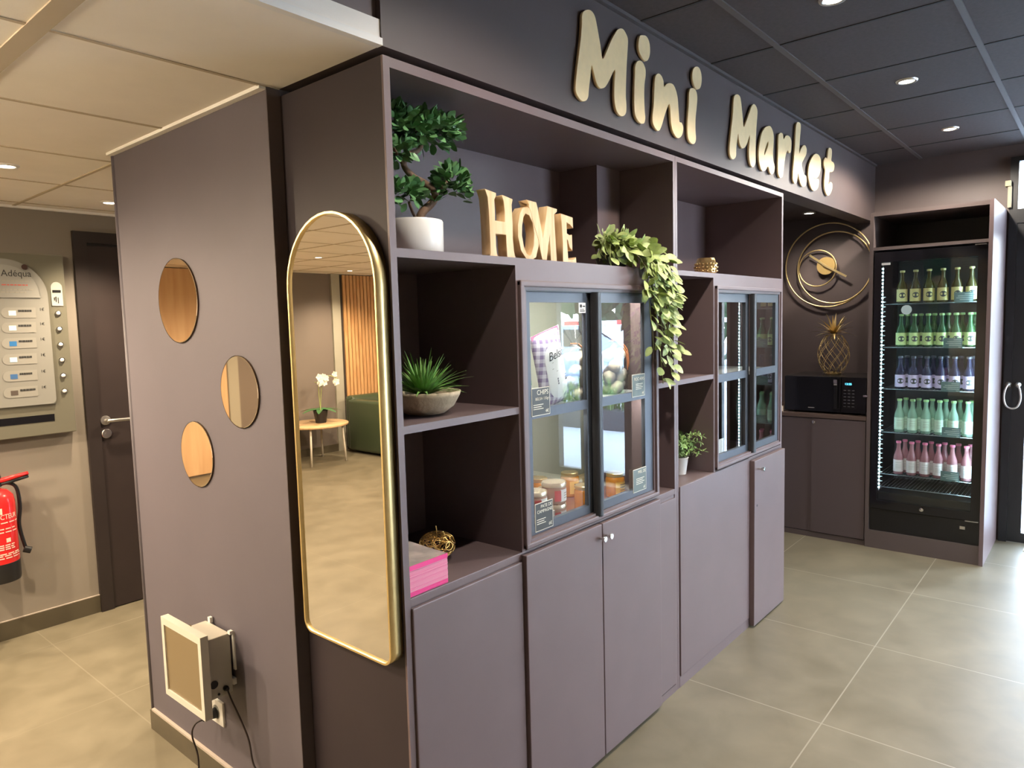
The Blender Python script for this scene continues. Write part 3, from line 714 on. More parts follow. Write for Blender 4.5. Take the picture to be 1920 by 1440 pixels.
for zz, x0, x1 in [(0.640, -0.08, 0.10), (0.610, -0.08, 0.07), (0.594, -0.08, 0.09), (0.53, -0.08, 0.06), (0.52, -0.07, 0.055), (0.51, -0.08, 0.06), (0.487, -0.08, 0.085), (0.478, -0.08, 0.095), (0.466, -0.08, 0.09)]:
    n = 24
    for k in range(n):
        xa = x0+(x1-x0)*k/n
        if (k*7+int(zz*1000)) % 5 == 0: continue
        box(bm, xa, xa+(x1-x0)/n*1.01, zz, zz+0.005, 0, 0.0005)
box(bm, 0.02, 0.04, 0.545, 0.565, 0, 0.0005); box(bm, -0.02, 0.012, 0.685, 0.715, 0, 0.0005)
obj('print_block', on_cyl(bm, 0.0884), PRINT, cyl_)

# ================================================================== GOLD SIGN LETTERS
SIGN = {
'M1':[(0.813,2.514),(0.834,2.532),(0.862,2.539),(0.884,2.528),(0.897,2.498),(0.914,2.447),(0.927,2.405),(0.954,2.438),(0.988,2.487),(1.025,2.527),(1.057,2.538),(1.08,2.526),(1.089,2.513),(1.088,2.489),(1.081,2.439),(1.074,2.372),(1.071,2.318),(1.074,2.289),(1.07,2.261),(1.048,2.246),(1.019,2.25),(1.002,2.27),(0.996,2.307),(1,2.355),(1.004,2.392),(0.979,2.364),(0.957,2.336),(0.937,2.317),(0.913,2.309),(0.892,2.316),(0.877,2.339),(0.862,2.371),(0.853,2.334),(0.842,2.287),(0.838,2.265),(0.825,2.25),(0.803,2.245),(0.781,2.254),(0.769,2.27),(0.772,2.301),(0.787,2.372),(0.801,2.43),(0.809,2.478)],
'i1':[(1.138,2.436),(1.157,2.458),(1.185,2.463),(1.207,2.447),(1.21,2.423),(1.201,2.387),(1.198,2.34),(1.201,2.294),(1.204,2.269),(1.194,2.25),(1.165,2.248),(1.138,2.262),(1.129,2.288),(1.129,2.34),(1.135,2.402)],
'i1d':[(1.171,2.546),(1.193,2.556),(1.219,2.559),(1.238,2.545),(1.244,2.518),(1.237,2.492),(1.217,2.473),(1.189,2.476),(1.167,2.492),(1.161,2.515)],
'n':[(1.279,2.427),(1.292,2.444),(1.309,2.452),(1.33,2.447),(1.343,2.433),(1.348,2.413),(1.367,2.427),(1.392,2.437),(1.421,2.438),(1.442,2.423),(1.457,2.396),(1.462,2.364),(1.467,2.331),(1.471,2.309),(1.489,2.309),(1.502,2.293),(1.493,2.265),(1.466,2.247),(1.44,2.249),(1.415,2.265),(1.402,2.292),(1.398,2.324),(1.391,2.361),(1.366,2.334),(1.345,2.3),(1.327,2.268),(1.306,2.245),(1.282,2.248),(1.262,2.262),(1.258,2.283),(1.267,2.323),(1.272,2.372)],
'i2':[(1.556,2.442),(1.575,2.46),(1.603,2.464),(1.623,2.452),(1.627,2.427),(1.619,2.386),(1.61,2.343),(1.61,2.301),(1.614,2.27),(1.602,2.25),(1.578,2.245),(1.55,2.257),(1.541,2.281),(1.542,2.329),(1.551,2.39)],
'i2d':[(1.596,2.541),(1.62,2.555),(1.648,2.555),(1.666,2.533),(1.666,2.502),(1.652,2.478),(1.627,2.468),(1.603,2.475),(1.588,2.494),(1.584,2.517)],
'M2':[(1.993,2.515),(2.009,2.53),(2.034,2.538),(2.061,2.533),(2.074,2.507),(2.088,2.46),(2.103,2.41),(2.126,2.432),(2.157,2.471),(2.193,2.517),(2.221,2.536),(2.249,2.532),(2.266,2.514),(2.262,2.477),(2.251,2.413),(2.246,2.342),(2.246,2.286),(2.24,2.264),(2.216,2.246),(2.187,2.253),(2.171,2.275),(2.165,2.313),(2.176,2.389),(2.147,2.349),(2.119,2.322),(2.089,2.312),(2.062,2.323),(2.047,2.346),(2.039,2.368),(2.028,2.334),(2.019,2.298),(2.017,2.268),(2.002,2.253),(1.98,2.246),(1.959,2.253),(1.946,2.274),(1.948,2.306),(1.962,2.366),(1.976,2.417),(1.985,2.471)],
'a':[(2.39,2.466),(2.43,2.475),(2.462,2.462),(2.479,2.436),(2.477,2.397),(2.471,2.347),(2.478,2.313),(2.494,2.292),(2.488,2.265),(2.458,2.247),(2.429,2.255),(2.407,2.28),(2.376,2.257),(2.341,2.247),(2.311,2.256),(2.29,2.284),(2.283,2.323),(2.295,2.372),(2.322,2.42),(2.356,2.451)],
'a_h':[(2.405,2.399),(2.405,2.378),(2.383,2.349),(2.358,2.323),(2.356,2.335),(2.37,2.359),(2.392,2.388)],
'r':[(2.545,2.445),(2.558,2.461),(2.58,2.471),(2.607,2.469),(2.621,2.446),(2.644,2.464),(2.676,2.475),(2.714,2.472),(2.734,2.453),(2.733,2.424),(2.726,2.4),(2.707,2.391),(2.683,2.401),(2.655,2.379),(2.638,2.345),(2.625,2.305),(2.612,2.265),(2.594,2.25),(2.567,2.248),(2.546,2.265),(2.539,2.301),(2.542,2.379)],
'k':[(2.802,2.543),(2.819,2.566),(2.843,2.574),(2.874,2.57),(2.877,2.541),(2.866,2.492),(2.858,2.414),(2.883,2.439),(2.923,2.466),(2.954,2.471),(2.978,2.455),(2.971,2.427),(2.935,2.397),(2.9,2.364),(2.917,2.334),(2.943,2.313),(2.975,2.309),(2.981,2.282),(2.966,2.258),(2.93,2.247),(2.893,2.254),(2.867,2.277),(2.841,2.308),(2.832,2.276),(2.817,2.254),(2.793,2.247),(2.768,2.26),(2.762,2.292),(2.775,2.369),(2.79,2.453)],
'e':[(3.084,2.435),(3.139,2.457),(3.196,2.456),(3.23,2.433),(3.228,2.386),(3.201,2.347),(3.156,2.323),(3.122,2.318),(3.094,2.322),(3.111,2.315),(3.145,2.317),(3.184,2.323),(3.2,2.311),(3.186,2.277),(3.147,2.255),(3.102,2.248),(3.057,2.261),(3.024,2.295),(3.009,2.334),(3.026,2.384)],
't':[(3.361,2.5),(3.372,2.522),(3.399,2.534),(3.434,2.527),(3.435,2.494),(3.427,2.463),(3.469,2.459),(3.489,2.443),(3.477,2.415),(3.446,2.4),(3.396,2.392),(3.389,2.358),(3.378,2.318),(3.417,2.336),(3.453,2.33),(3.451,2.3),(3.414,2.266),(3.371,2.251),(3.334,2.26),(3.303,2.289),(3.298,2.331),(3.314,2.392),(3.29,2.413),(3.285,2.441),(3.32,2.466),(3.35,2.462)]}
def wall_letter(keys, label):
    x0 = sum(p[0] for p in SIGN[keys[0]])/len(SIGN[keys[0]])
    o = None; bmA = bmesh.new()
    groups = [[k for k in keys if not k.endswith('d')]] + [[k] for k in keys if k.endswith('d')]
    for g in groups:
        b = extruded([smooth_loop(SIGN[k], 3) for k in g], 0.010); place(b, (0, -0.004, 0), (1, 0, 0), (0, 0, 1)); join(bmA, b)
    tag(obj('sign_letter', bmA, GOLDL, None, origin=(x0, -0.01, 2.25)), label, 'letter', 'gold letters on the soffit')
wall_letter(['M1'], 'large gold capital M at the left end of the sign')
wall_letter(['i1', 'i1d'], 'gold letter i right after the leftmost capital M')
wall_letter(['n'], 'gold letter n between two letters i on the soffit')
wall_letter(['i2', 'i2d'], 'gold letter i ending the first word of the sign')
wall_letter(['M2'], 'gold capital M starting the second word of the sign')
wall_letter(['a', 'a_h'], 'gold letter a in the second word of the sign')
wall_letter(['r'], 'gold letter r in the second word of the sign')
wall_letter(['k'], 'tall gold letter k in the second word of the sign')
wall_letter(['e'], 'gold letter e second to last in the sign')
wall_letter(['t'], 'gold letter t at the right end of the sign')

# ================================================================== WOODEN WORD ON THE TOP SHELF
HOME = {
'H':[(0.357,1.918),(0.405,1.912),(0.405,1.905),(0.397,1.893),(0.398,1.862),(0.398,1.835),(0.44,1.835),(0.44,1.867),(0.436,1.895),(0.43,1.907),(0.433,1.91),(0.477,1.903),(0.476,1.898),(0.472,1.887),(0.473,1.866),(0.475,1.832),(0.474,1.788),(0.478,1.753),(0.484,1.734),(0.446,1.734),(0.445,1.759),(0.443,1.798),(0.399,1.799),(0.399,1.765),(0.402,1.743),(0.407,1.734),(0.371,1.734),(0.375,1.742),(0.375,1.772),(0.374,1.814),(0.372,1.86),(0.369,1.896),(0.361,1.913)],
'O':[(0.524,1.885),(0.547,1.888),(0.570,1.882),(0.587,1.861),(0.598,1.820),(0.597,1.780),(0.582,1.742),(0.565,1.734),(0.535,1.734),(0.510,1.758),(0.498,1.798),(0.499,1.834),(0.509,1.866)],
'Oh':[(0.536,1.868),(0.553,1.864),(0.569,1.843),(0.575,1.813),(0.571,1.776),(0.559,1.75),(0.549,1.744),(0.536,1.751),(0.524,1.772),(0.517,1.803),(0.519,1.832),(0.526,1.857)],
'M':[(0.542,1.909),(0.587,1.906),(0.593,1.891),(0.606,1.843),(0.617,1.801),(0.631,1.856),(0.642,1.901),(0.692,1.897),(0.69,1.888),(0.677,1.879),(0.678,1.849),(0.681,1.803),(0.686,1.734),(0.655,1.734),(0.653,1.772),(0.652,1.814),(0.642,1.779),(0.634,1.736),(0.611,1.736),(0.602,1.763),(0.592,1.80),(0.572,1.84),(0.560,1.876),(0.549,1.892),(0.552,1.895)],
'E':[(0.711,1.886),(0.776,1.879),(0.778,1.845),(0.761,1.855),(0.742,1.861),(0.743,1.826),(0.757,1.822),(0.771,1.824),(0.772,1.772),(0.756,1.783),(0.746,1.805),(0.743,1.808),(0.748,1.744),(0.775,1.744),(0.792,1.753),(0.793,1.734),(0.719,1.734),(0.72,1.796),(0.715,1.857)]}
ho = thing('wooden_word', (0.57, 0.03, 1.734), 'pale carved wooden letters spelling HOME on the top shelf', 'ornament')
for ks, y0, dp in ((['H'], 0.012, 0.034), (['O', 'Oh'], 0.0125, 0.034), (['M'], 0.0115, 0.0345), (['E'], 0.012, 0.034)):
    b = extruded([[Vector(p) for p in HOME[k]] for k in ks], dp, 0.0012); place(b, (0, y0+dp, 0), (1, 0, 0), (0, 0, 1))
    obj('letter', b, WOODH, ho)

# ================================================================== PLANTS
rng = random.Random(4)
bo = thing('bonsai_plant', (0.205, 0.125, 1.734), 'artificial bonsai tree in a white pot on the top left shelf', 'plant')
bm = bmesh.new(); lathe(bm, [(0.076, 1.734), (0.080, 1.738), (0.081, 1.822), (0.079, 1.826), (0.074, 1.825), (0.073, 1.812)], (0.19, 0.125, 0), 40); obj('pot', bm, CERAM, bo, True, flat_angle=50)
bm = bmesh.new(); lathe(bm, [(0.073, 1.810), (0.04, 1.816), (0.0, 1.818)], (0.19, 0.125, 0), 24, capt=False); obj('soil', bm, SOIL, bo)
tp = curve_pts([(0.21, 0.125, 1.812), (0.222, 0.125, 1.850), (0.262, 0.122, 1.885), (0.268, 0.118, 1.910), (0.235, 0.118, 1.930), (0.190, 0.120, 1.945), (0.162, 0.122, 1.970), (0.180, 0.125, 2.000), (0.225, 0.13, 2.022), (0.250, 0.135, 2.055)], 5)
bm = bmesh.new(); n = len(tp); tube(bm, tp, [0.0125-0.0065*i/n for i in range(n)], 9)
tube(bm, curve_pts([(0.208, 0.125, 1.825), (0.185, 0.12, 1.85), (0.165, 0.11, 1.872)], 4), 0.0045, 6)
tube(bm, curve_pts([(0.268, 0.118, 1.908), (0.290, 0.105, 1.93), (0.305, 0.10, 1.95)], 4), 0.0045, 6)
tube(bm, curve_pts([(0.165, 0.122, 1.965), (0.145, 0.12, 1.985), (0.125, 0.12, 2.01)], 4), 0.0045, 6)
tube(bm, curve_pts([(0.25, 0.135, 2.05), (0.23, 0.15, 2.08), (0.19, 0.15, 2.10)], 4), 0.0045, 6)
obj('trunk', bm, BARK, bo, True)
def leaf_cloud(c, r, n, L, W, seed, flat=0.7):
    bm = bmesh.new(); rg = random.Random(seed); c = Vector(c)
    for _ in range(n):
        d = rdir(rg); d.z = abs(d.z)*0.9-0.25 if rg.random() < 0.8 else d.z
        d.normalize()
        q = rg.uniform(0.35, 1.0)**0.5
        p = c+Vector((d.x*r[0], d.y*r[1], d.z*r[2]))*q
        out = (d+0.7*rdir(rg)+Vector((0, 0, 0.25))).normalized()
        leaf(bm, p, out, (Vector((0, 0, 1))+0.8*rdir(rg)), L*rg.uniform(0.75, 1.2), W*rg.uniform(0.8, 1.15), rg.uniform(-0.1, 0.35), 0.15)
    return bm
for c, r, n, s in [((0.275, 0.14, 2.078), (0.088, 0.085, 0.046), 330, 1), ((0.170, 0.15, 2.064), (0.078, 0.085, 0.058), 260, 2), ((0.310, 0.095, 1.925), (0.044, 0.045, 0.058), 170, 3),
                   ((0.165, 0.14, 1.895), (0.07, 0.06, 0.032), 150, 5), ((0.130, 0.13, 2.00), (0.042, 0.05, 0.028), 80, 6)]:
    obj('foliage', leaf_cloud(c, r, n, 0.030, 0.0215, s), LEAFB, bo, True)

tr = thing('trailing_plant', (1.2, 0.08, 1.734), 'pale green trailing plant hanging down over the right shelf edge', 'plant')
bm = bmesh.new(); lathe(bm, [(0.05, 1.734), (0.062, 1.79), (0.06, 1.79), (0.05, 1.785)], (1.13, 0.09, 0), 24); obj('pot', bm, mat('pot_grey_green', (0.10, 0.11, 0.08), 0.6), tr, True)
fol = bmesh.new(); stems = bmesh.new(); rg = random.Random(11)
def vine(P, nleaf, L, W, spread=0.02):
    pts = curve_pts(P, 10); tube(stems, pts[::3]+[pts[-1]], 0.0016, 5)
    for i in range(nleaf):
        t = (i+rg.random()*0.8)/nleaf*(len(pts)-1); k = min(len(pts)-2, int(t)); p = pts[k].lerp(pts[k+1], t-k); d = (pts[k+1]-pts[k]).normalized()
        side = rdir(rg); side -= d*side.dot(d); side.normalize()
        if side.y > 0.35: side.y *= -0.6
        out = (side*0.85+d*0.35+Vector((0, -0.25, -0.15))).normalized()
        up = (Vector((0, -1, 0.5))+0.5*rdir(rg))
        leaf(fol, p+side*spread*rg.random(), out, up, L*rg.uniform(0.7, 1.15), W*rg.uniform(0.75, 1.15), rg.uniform(0.0, 0.4), 0.18, 5)
for i in range(34):                                                    # mound on the shelf
    a = rg.uniform(0, 2*PI); r = rg.uniform(0.04, 0.15)
    e = (1.145+1.1*r*math.cos(a), 0.075+0.55*r*math.sin(a), 1.775+rg.uniform(-0.02, 0.065))
    vine([(1.13, 0.09, 1.77), (1.13+0.5*(e[0]-1.13), 0.09+0.5*(e[1]-0.09), 1.825+rg.uniform(0, 0.03)), e], 8, 0.044, 0.028)
for x1, x2, zb, n in [(1.24, 1.33, 1.30, 34), (1.29, 1.37, 1.34, 30), (1.21, 1.27, 1.43, 24), (1.31, 1.41, 1.41, 26), (1.27, 1.34, 1.47, 20), (1.23, 1.31, 1.57, 18), (1.30, 1.36, 1.56, 16), (1.33, 1.38, 1.60, 18), (1.18, 1.22, 1.66, 14), (1.35, 1.42, 1.50, 22), (1.26, 1.36, 1.37, 30), (1.36, 1.40, 1.66, 14)]:
    x1 -= 0.045; x2 -= 0.045; yo = rg.uniform(-0.05, -0.025)
    vine([(1.15, 0.07, 1.785), (x1-0.02, 0.02, 1.81), (x1+0.01, yo, 1.745), (x1+0.02, yo, 1.66), (x1*0.45+x2*0.55, yo-0.005, (1.66+zb)/2), (x2, yo, zb)], n, 0.050, 0.034)
obj('foliage', fol, LEAFT, tr, True); obj('stem', stems, mat('vine_stem', (0.30, 0.33, 0.12), 0.6), tr, True)

su = thing('succulent_plant', (0.20, 0.13, 1.297), 'spiky green succulent in a pale stone bowl on the middle shelf', 'plant')
SXc, SYc = 0.208, 0.125
bm = bmesh.new(); lathe(bm, [(0.028, 1.297), (0.055, 1.302), (0.082, 1.322), (0.098, 1.350), (0.102, 1.362), (0.098, 1.364), (0.092, 1.352), (0.085, 1.345)], (SXc, SYc, 0), 40); obj('bowl', bm, STONE, su, True)
bm = bmesh.new(); lathe(bm, [(0.089, 1.348), (0.05, 1.353), (0.0, 1.355)], (SXc, SYc, 0), 24, capt=False, capb=False); obj('soil', bm, mat('bark_chips', (0.13, 0.07, 0.04), 0.9, noise=0.4, nscale=90, bump=0.8), su)
bm = bmesh.new(); rg = random.Random(8)
for i in range(95):
    a = i*2.39996; t = (i/95)**0.75; el = R(84-62*t+rg.uniform(-6, 6))
    d = Vector((math.cos(a)*math.cos(el), math.sin(a)*math.cos(el), math.sin(el)))
    p = Vector((SXc-0.005+0.012*math.cos(a), SYc+0.012*math.sin(a), 1.352))
    leaf(bm, p, d, Vector((-d.x, -d.y, 1.2)) , rg.uniform(0.085, 0.135), 0.0145, rg.uniform(0.05, 0.35)*(0.4+t), 0.35, 6, 'blade')
obj('leaves', bm, LEAFS, su, True)

he = thing('herb_plant', (1.70, 0.12, 0.858), 'small feathery green plant in a white pot on the lower shelf of the far cabinet', 'plant')
HX, HY = 1.705, 0.115
bm = bmesh.new(); lathe(bm, [(0.030, 0.858), (0.040, 0.930), (0.042, 0.932), (0.040, 0.934), (0.036, 0.925)], (HX, HY, 0), 24); obj('pot', bm, CERAM, he, True, flat_angle=50)
st = bmesh.new(); lf = bmesh.new(); rg = random.Random(3)
for i in range(52):
    a = rg.uniform(0, 2*PI); rr = rg.uniform(0.03, 0.17); hh = rg.uniform(0.02, 0.105)
    p0 = (HX, HY, 0.925); e = (HX+rr*math.cos(a), HY+0.6*rr*math.sin(a), 0.925+hh)
    pts = curve_pts([p0, ((p0[0]+e[0])/2, (p0[1]+e[1])/2, 0.945+hh*0.8), e], 6); tube(st, pts, 0.0011, 4)
    for q in pts[3:]:
        for s in range(2):
            leaf(lf, q, (rdir(rg)+Vector((0, -0.2, 0.4))), Vector((0, -0.5, 1)), 0.020, 0.0065, 0.15, 0.1, 3)
obj('stem', st, mat('vine_stem', (0, 0, 0)), he); obj('foliage', lf, LEAFH, he, True)

# ================================================================== ORNAMENTS AND BROCHURES
ap = thing('wire_apple', (0.268, 0.16, 0.857), 'golden wire apple ornament behind the pink brochures', 'ornament')
def apple_r(t):                     # t 0 bottom .. pi top
    return 0.047*(1-0.14*math.cos(t*2)*0.5)*math.sin(t)**0.8
def apple_pt(t, a, k=1.0):
    return Vector((0.268+k*apple_r(t)*1.06*math.cos(a), 0.16+k*apple_r(t)*1.06*math.sin(a), 0.9035-0.0415*math.cos(t)-0.008*(1-math.sin(t))*(1 if t > PI/2 else -0.6)))
bm = bmesh.new(); rg = random.Random(21)
for i in range(70):
    t0 = rg.uniform(0.35, PI-0.35); a0 = rg.uniform(0, 2*PI); rr = rg.uniform(0.22, 0.5)
    pts = [apple_pt(max(0.12, min(PI-0.12, t0+rr*math.sin(u))), a0+rr*math.cos(u)/max(0.4, math.sin(t0))) for u in [2*PI*k/10 for k in range(10)]]
    tube(bm, pts, 0.0014, 4, closed=True)
obj('wire_shell', bm, WIREG, ap, True)
bm = bmesh.new(); tube(bm, curve_pts([(0.268, 0.16, 0.925), (0.268, 0.16, 0.945), (0.265, 0.16, 0.960)], 4), 0.0018, 6); obj('stalk', bm, WIREG, ap, True)

bro = []
b0 = bx(0.0225, 0.158, 0.004, 0.205, 0, 0.0027)
m_sheet = obj('brochure', b0, [PINK], None, origin=(0.0225, 0.004, 0))
ordn = lambda k: '%d%s' % (k, {1: 'st', 2: 'nd', 3: 'rd'}.get(k if k < 20 else k % 10, 'th'))
m_sheet.data.materials.append(PINKL); m_sheet.data.materials.append(PAPER)
NB = 27; rg = random.Random(2)
for f in m_sheet.data.polygons:
    if f.normal.x > 0.5: f.material_index = 2
sheetL = m_sheet.data.copy()
for f in sheetL.polygons:
    if f.normal.y < -0.5: f.material_index = 1
for k in range(NB-1):
    o = m_sheet if k == 0 else m_sheet.copy()
    if k: COL.objects.link(o)
    if 3 < k < NB-5: o.data = sheetL
    o.location = (0.0225+rg.uniform(0, 0.0012), 0.004+rg.uniform(0, 0.0015), 0.8575+0.0031*k)
    tag(o, 'pink brochure, %s from the bottom of the stack on the counter' % ordn(k+1), 'brochure', 'pink brochures in the stack')
zt = 0.8575+0.0031*(NB-1)
tbm = bmesh.new(); nx, ny = 6, 10; gv = []
for j in range(ny+1):
    for i in range(nx+1):
        u = i/nx; v = j/ny
        gv.append(tbm.verts.new((0.0225+0.1355*u, 0.004+0.2*v, zt+0.0008+0.030*v**2*(1-0.75*u)-0.0*u)))
for j in range(ny):
    for i in range(nx):
        a = j*(nx+1)+i; tbm.faces.new((gv[a], gv[a+1], gv[a+nx+2], gv[a+nx+1]))
bmesh.ops.solidify(tbm, geom=tbm.faces[:], thickness=0.0012)
tb = obj('brochure', tbm, mat('brochure_cover_print', (0.72, 0.70, 0.62), 0.4, noise=0.35, nscale=14), None, True, origin=(0.0225, 0.004, zt), flat_angle=40)
tag(tb, 'top brochure with a curled pale printed cover on the pink stack', 'brochure', 'pink brochures in the stack')
obj('spine_band', bx(0.0226, 0.158, 0.0032, 0.0042, zt-0.012, zt+0.0005), PINK, tb)

cu_ = thing('tealight_cup', (1.84, 0.07, 1.738), 'small faceted gold glass candle holder on the top shelf of the far cabinet', 'candle holder')
bm = bmesh.new(); seg = 18; prof = [(0.040, 1.738), (0.047, 1.746), (0.049, 1.760), (0.0485, 1.772), (0.046, 1.786), (0.042, 1.800), (0.037, 1.810), (0.034, 1.810), (0.036, 1.79), (0.038, 1.76), (0.02, 1.745)]
lathe(bm, prof, (1.875, 0.066, 0), seg, capt=True); 
obj('cup', bm, mat('mercury_gold_glass', (0.72, 0.50, 0.22), 0.12, 0.9), cu_)
bm = bmesh.new()
for r_, z_ in ((0.0500, 1.753), (0.0505, 1.769), (0.0482, 1.784)):
    for k in range(seg):
        a = 2*PI*(k+0.5)/seg
        b = bmesh.new(); bmesh.ops.create_uvsphere(b, u_segments=6, v_segments=4, radius=0.0055)
        for v in b.verts: v.co = Vector((1.875+(r_-0.002)*math.cos(a), 0.066+(r_-0.002)*math.sin(a), z_))+v.co
        join(bm, b)
obj('facets', bm, MATS['mercury_gold_glass'], cu_, True)

# ================================================================== CASE CONTENTS
def gingham():
    m = bpy.data.materials.new('lilac_gingham_print'); m.use_nodes = True; n = m.node_tree; b = n.nodes['Principled BSDF']; b.inputs['Roughness'].default_value = 0.3
    t = n.nodes.new('ShaderNodeTexCoord'); sp = n.nodes.new('ShaderNodeSeparateXYZ'); n.links.new(t.outputs['Object'], sp.inputs[0])
    def st(s):
        a = n.nodes.new('ShaderNodeMath'); a.operation = 'MULTIPLY'; a.inputs[1].default_value = 80; n.links.new(s, a.inputs[0])
        q = n.nodes.new('ShaderNodeMath'); q.operation = 'PINGPONG'; q.inputs[1].default_value = 1.0; n.links.new(a.outputs[0], q.inputs[0])
        g = n.nodes.new('ShaderNodeMath'); g.operation = 'GREATER_THAN'; g.inputs[1].default_value = 0.5; n.links.new(q.outputs[0], g.inputs[0]); return g
    ad = n.nodes.new('ShaderNodeMath'); ad.operation = 'ADD'; n.links.new(st(sp.outputs['X']).outputs[0], ad.inputs[0]); n.links.new(st(sp.outputs['Z']).outputs[0], ad.inputs[1])
    hf = n.nodes.new('ShaderNodeMath'); hf.operation = 'MULTIPLY'; hf.inputs[1].default_value = 0.5; n.links.new(ad.outputs[0], hf.inputs[0])
    cr = n.nodes.new('ShaderNodeValToRGB'); cr.color_ramp.elements[0].color = (0.72, 0.68, 0.74, 1); cr.color_ramp.elements[1].color = (0.25, 0.18, 0.33, 1)
    n.links.new(hf.outputs[0], cr.inputs[0]); n.links.new(cr.outputs[0], b.inputs['Base Color']); return m
GING = gingham()
def pillow(c, w_, h, th, tilt, m, name, parent, ymul=1.0, shape=None):
    """bag standing in the xz plane, rotated by tilt about y"""
    bm = bmesh.new(); N = 14; M = 18; ct, s_ = math.cos(tilt), math.sin(tilt)
    for side in (-1, 1):
        g = []
        for j in range(M+1):
            for i in range(N+1):
                u = i/N*2-1; v = j/M*2-1
                t = th*(1-abs(u)**2.6)*(1-abs(v)**4)**0.8
                x = u*w_/2*(1-0.06*(1-v*v)); z = v*h/2
                g.append(bm.verts.new((c[0]+x*ct+z*s_, c[1]+side*t, c[2]-x*s_+z*ct)))
        for j in range(M):
            for i in range(N):
                a = j*(N+1)+i; f = (g[a], g[a+1], g[a+N+2], g[a+N+1]); bm.faces.new(f if side < 0 else f[::-1])
    bmesh.ops.remove_doubles(bm, verts=bm.verts[:], dist=1e-5)
    return obj(name, bm, m, parent, True)
def bag_label(c, w_, h, th, tilt, m, parent, name='front_label', arch=True, u0=0.0, v0=-0.05, bw=0.13, bh=0.23):
    """arched label lying on the front of the bag"""
    bm = bmesh.new(); N = 10; M = 14; ct, s_ = math.cos(tilt), math.sin(tilt); g = []
    for j in range(M+1):
        for i in range(N+1):
            uu = i/N*2-1; vv = j/M*2-1
            half = math.sqrt(max(0.0, 1-max(0, (abs(vv)-0.45)/0.56)**2))
            u = (u0+uu*half*bw/2)/(w_/2); v = (v0+vv*bh/2)/(h/2)
            t = th*(1-min(1, abs(u))**2.6)*(1-min(1, abs(v))**4)**0.8+0.0012
            x = u*w_/2*(1-0.06*(1-v*v)); z = v*h/2
            g.append(bm.verts.new((c[0]+x*ct+z*s_, c[1]-t, c[2]-x*s_+z*ct)))
    for j in range(M):
        for i in range(N):
            a = j*(N+1)+i; bm.faces.new((g[a], g[a+1], g[a+N+2], g[a+N+1]))
    return obj(name, bm, m, parent, True)
def on_bag(bm, c, w_, h, th, tilt, lift=0.0018):
    ct, s_ = math.cos(tilt), math.sin(tilt)
    for v in bm.verts:
        x, z = v.co.x, v.co.y; u = x/(w_/2); vv = z/(h/2)
        t = th*(1-min(1, abs(u))**2.6)*(1-min(1, abs(vv))**4)**0.8+lift+v.co.z
        v.co = Vector((c[0]+x*ct+z*s_, c[1]-t, c[2]-x*s_+z*ct))
    return bm
for (c, w_, h, th, tilt, lb, acc, band) in [((0.722, 0.074, 1.395), 0.162, 0.250, 0.022, R(-14), 'lilac gingham crisps bag leaning in the near glass case', INK, (0.12, 0.10, 0.13)),
                                            ((0.600, 0.122, 1.388), 0.150, 0.235, 0.022, R(-9), 'crisps bag with a green band at the left edge of the near glass case', INK, (0.04, 0.36, 0.16))]:
    t = thing('crisps_bag', c, lb, 'food bag', 'crisps bags in the near glass case')
    body = pillow(c, w_, h, th, tilt, GING, 'bag_body', t)
    bm = on_bag(bx(-w_*0.46, w_*0.46, h*0.44, h*0.5, 0, 0.0008), c, w_, h, th, tilt, 0.001); obj('top_seal', bm, mat('plum_seal', (0.28, 0.09, 0.17), 0.4), t)
    l = bag_label(c, w_, h, th, tilt, PAPER, t, bw=0.118, bh=0.19, u0=0.012, v0=-0.010)
    bm = text_bm('Belsia', 0.040, 0.0004, 'CENTER', 0.25, width=0.088)
    for v in bm.verts: v.co.x += 0.016; v.co.y += 0.030
    obj('lettering', on_bag(bm, c, w_, h, th, tilt), INK, l)
    bm = bmesh.new()
    for zz, x0, x1 in ((0.020, -0.015, 0.055), (0.000, -0.02, 0.045), (-0.012, 0.0, 0.05)): box(bm, x0, x1, zz, zz+0.0018, 0, 0.0004)
    obj('print_line', on_bag(bm, c, w_, h, th, tilt), mat('print_grey', (0.3, 0.3, 0.3)), l)
    bm = bmesh.new()
    for zz in (-0.040, -0.048, -0.056): box(bm, -0.002, 0.058, zz, zz+0.006, 0, 0.0004)
    obj('print_band', on_bag(bm, c, w_, h, th, tilt), mat('band_%d' % int(band[1]*100), band, 0.5), l)

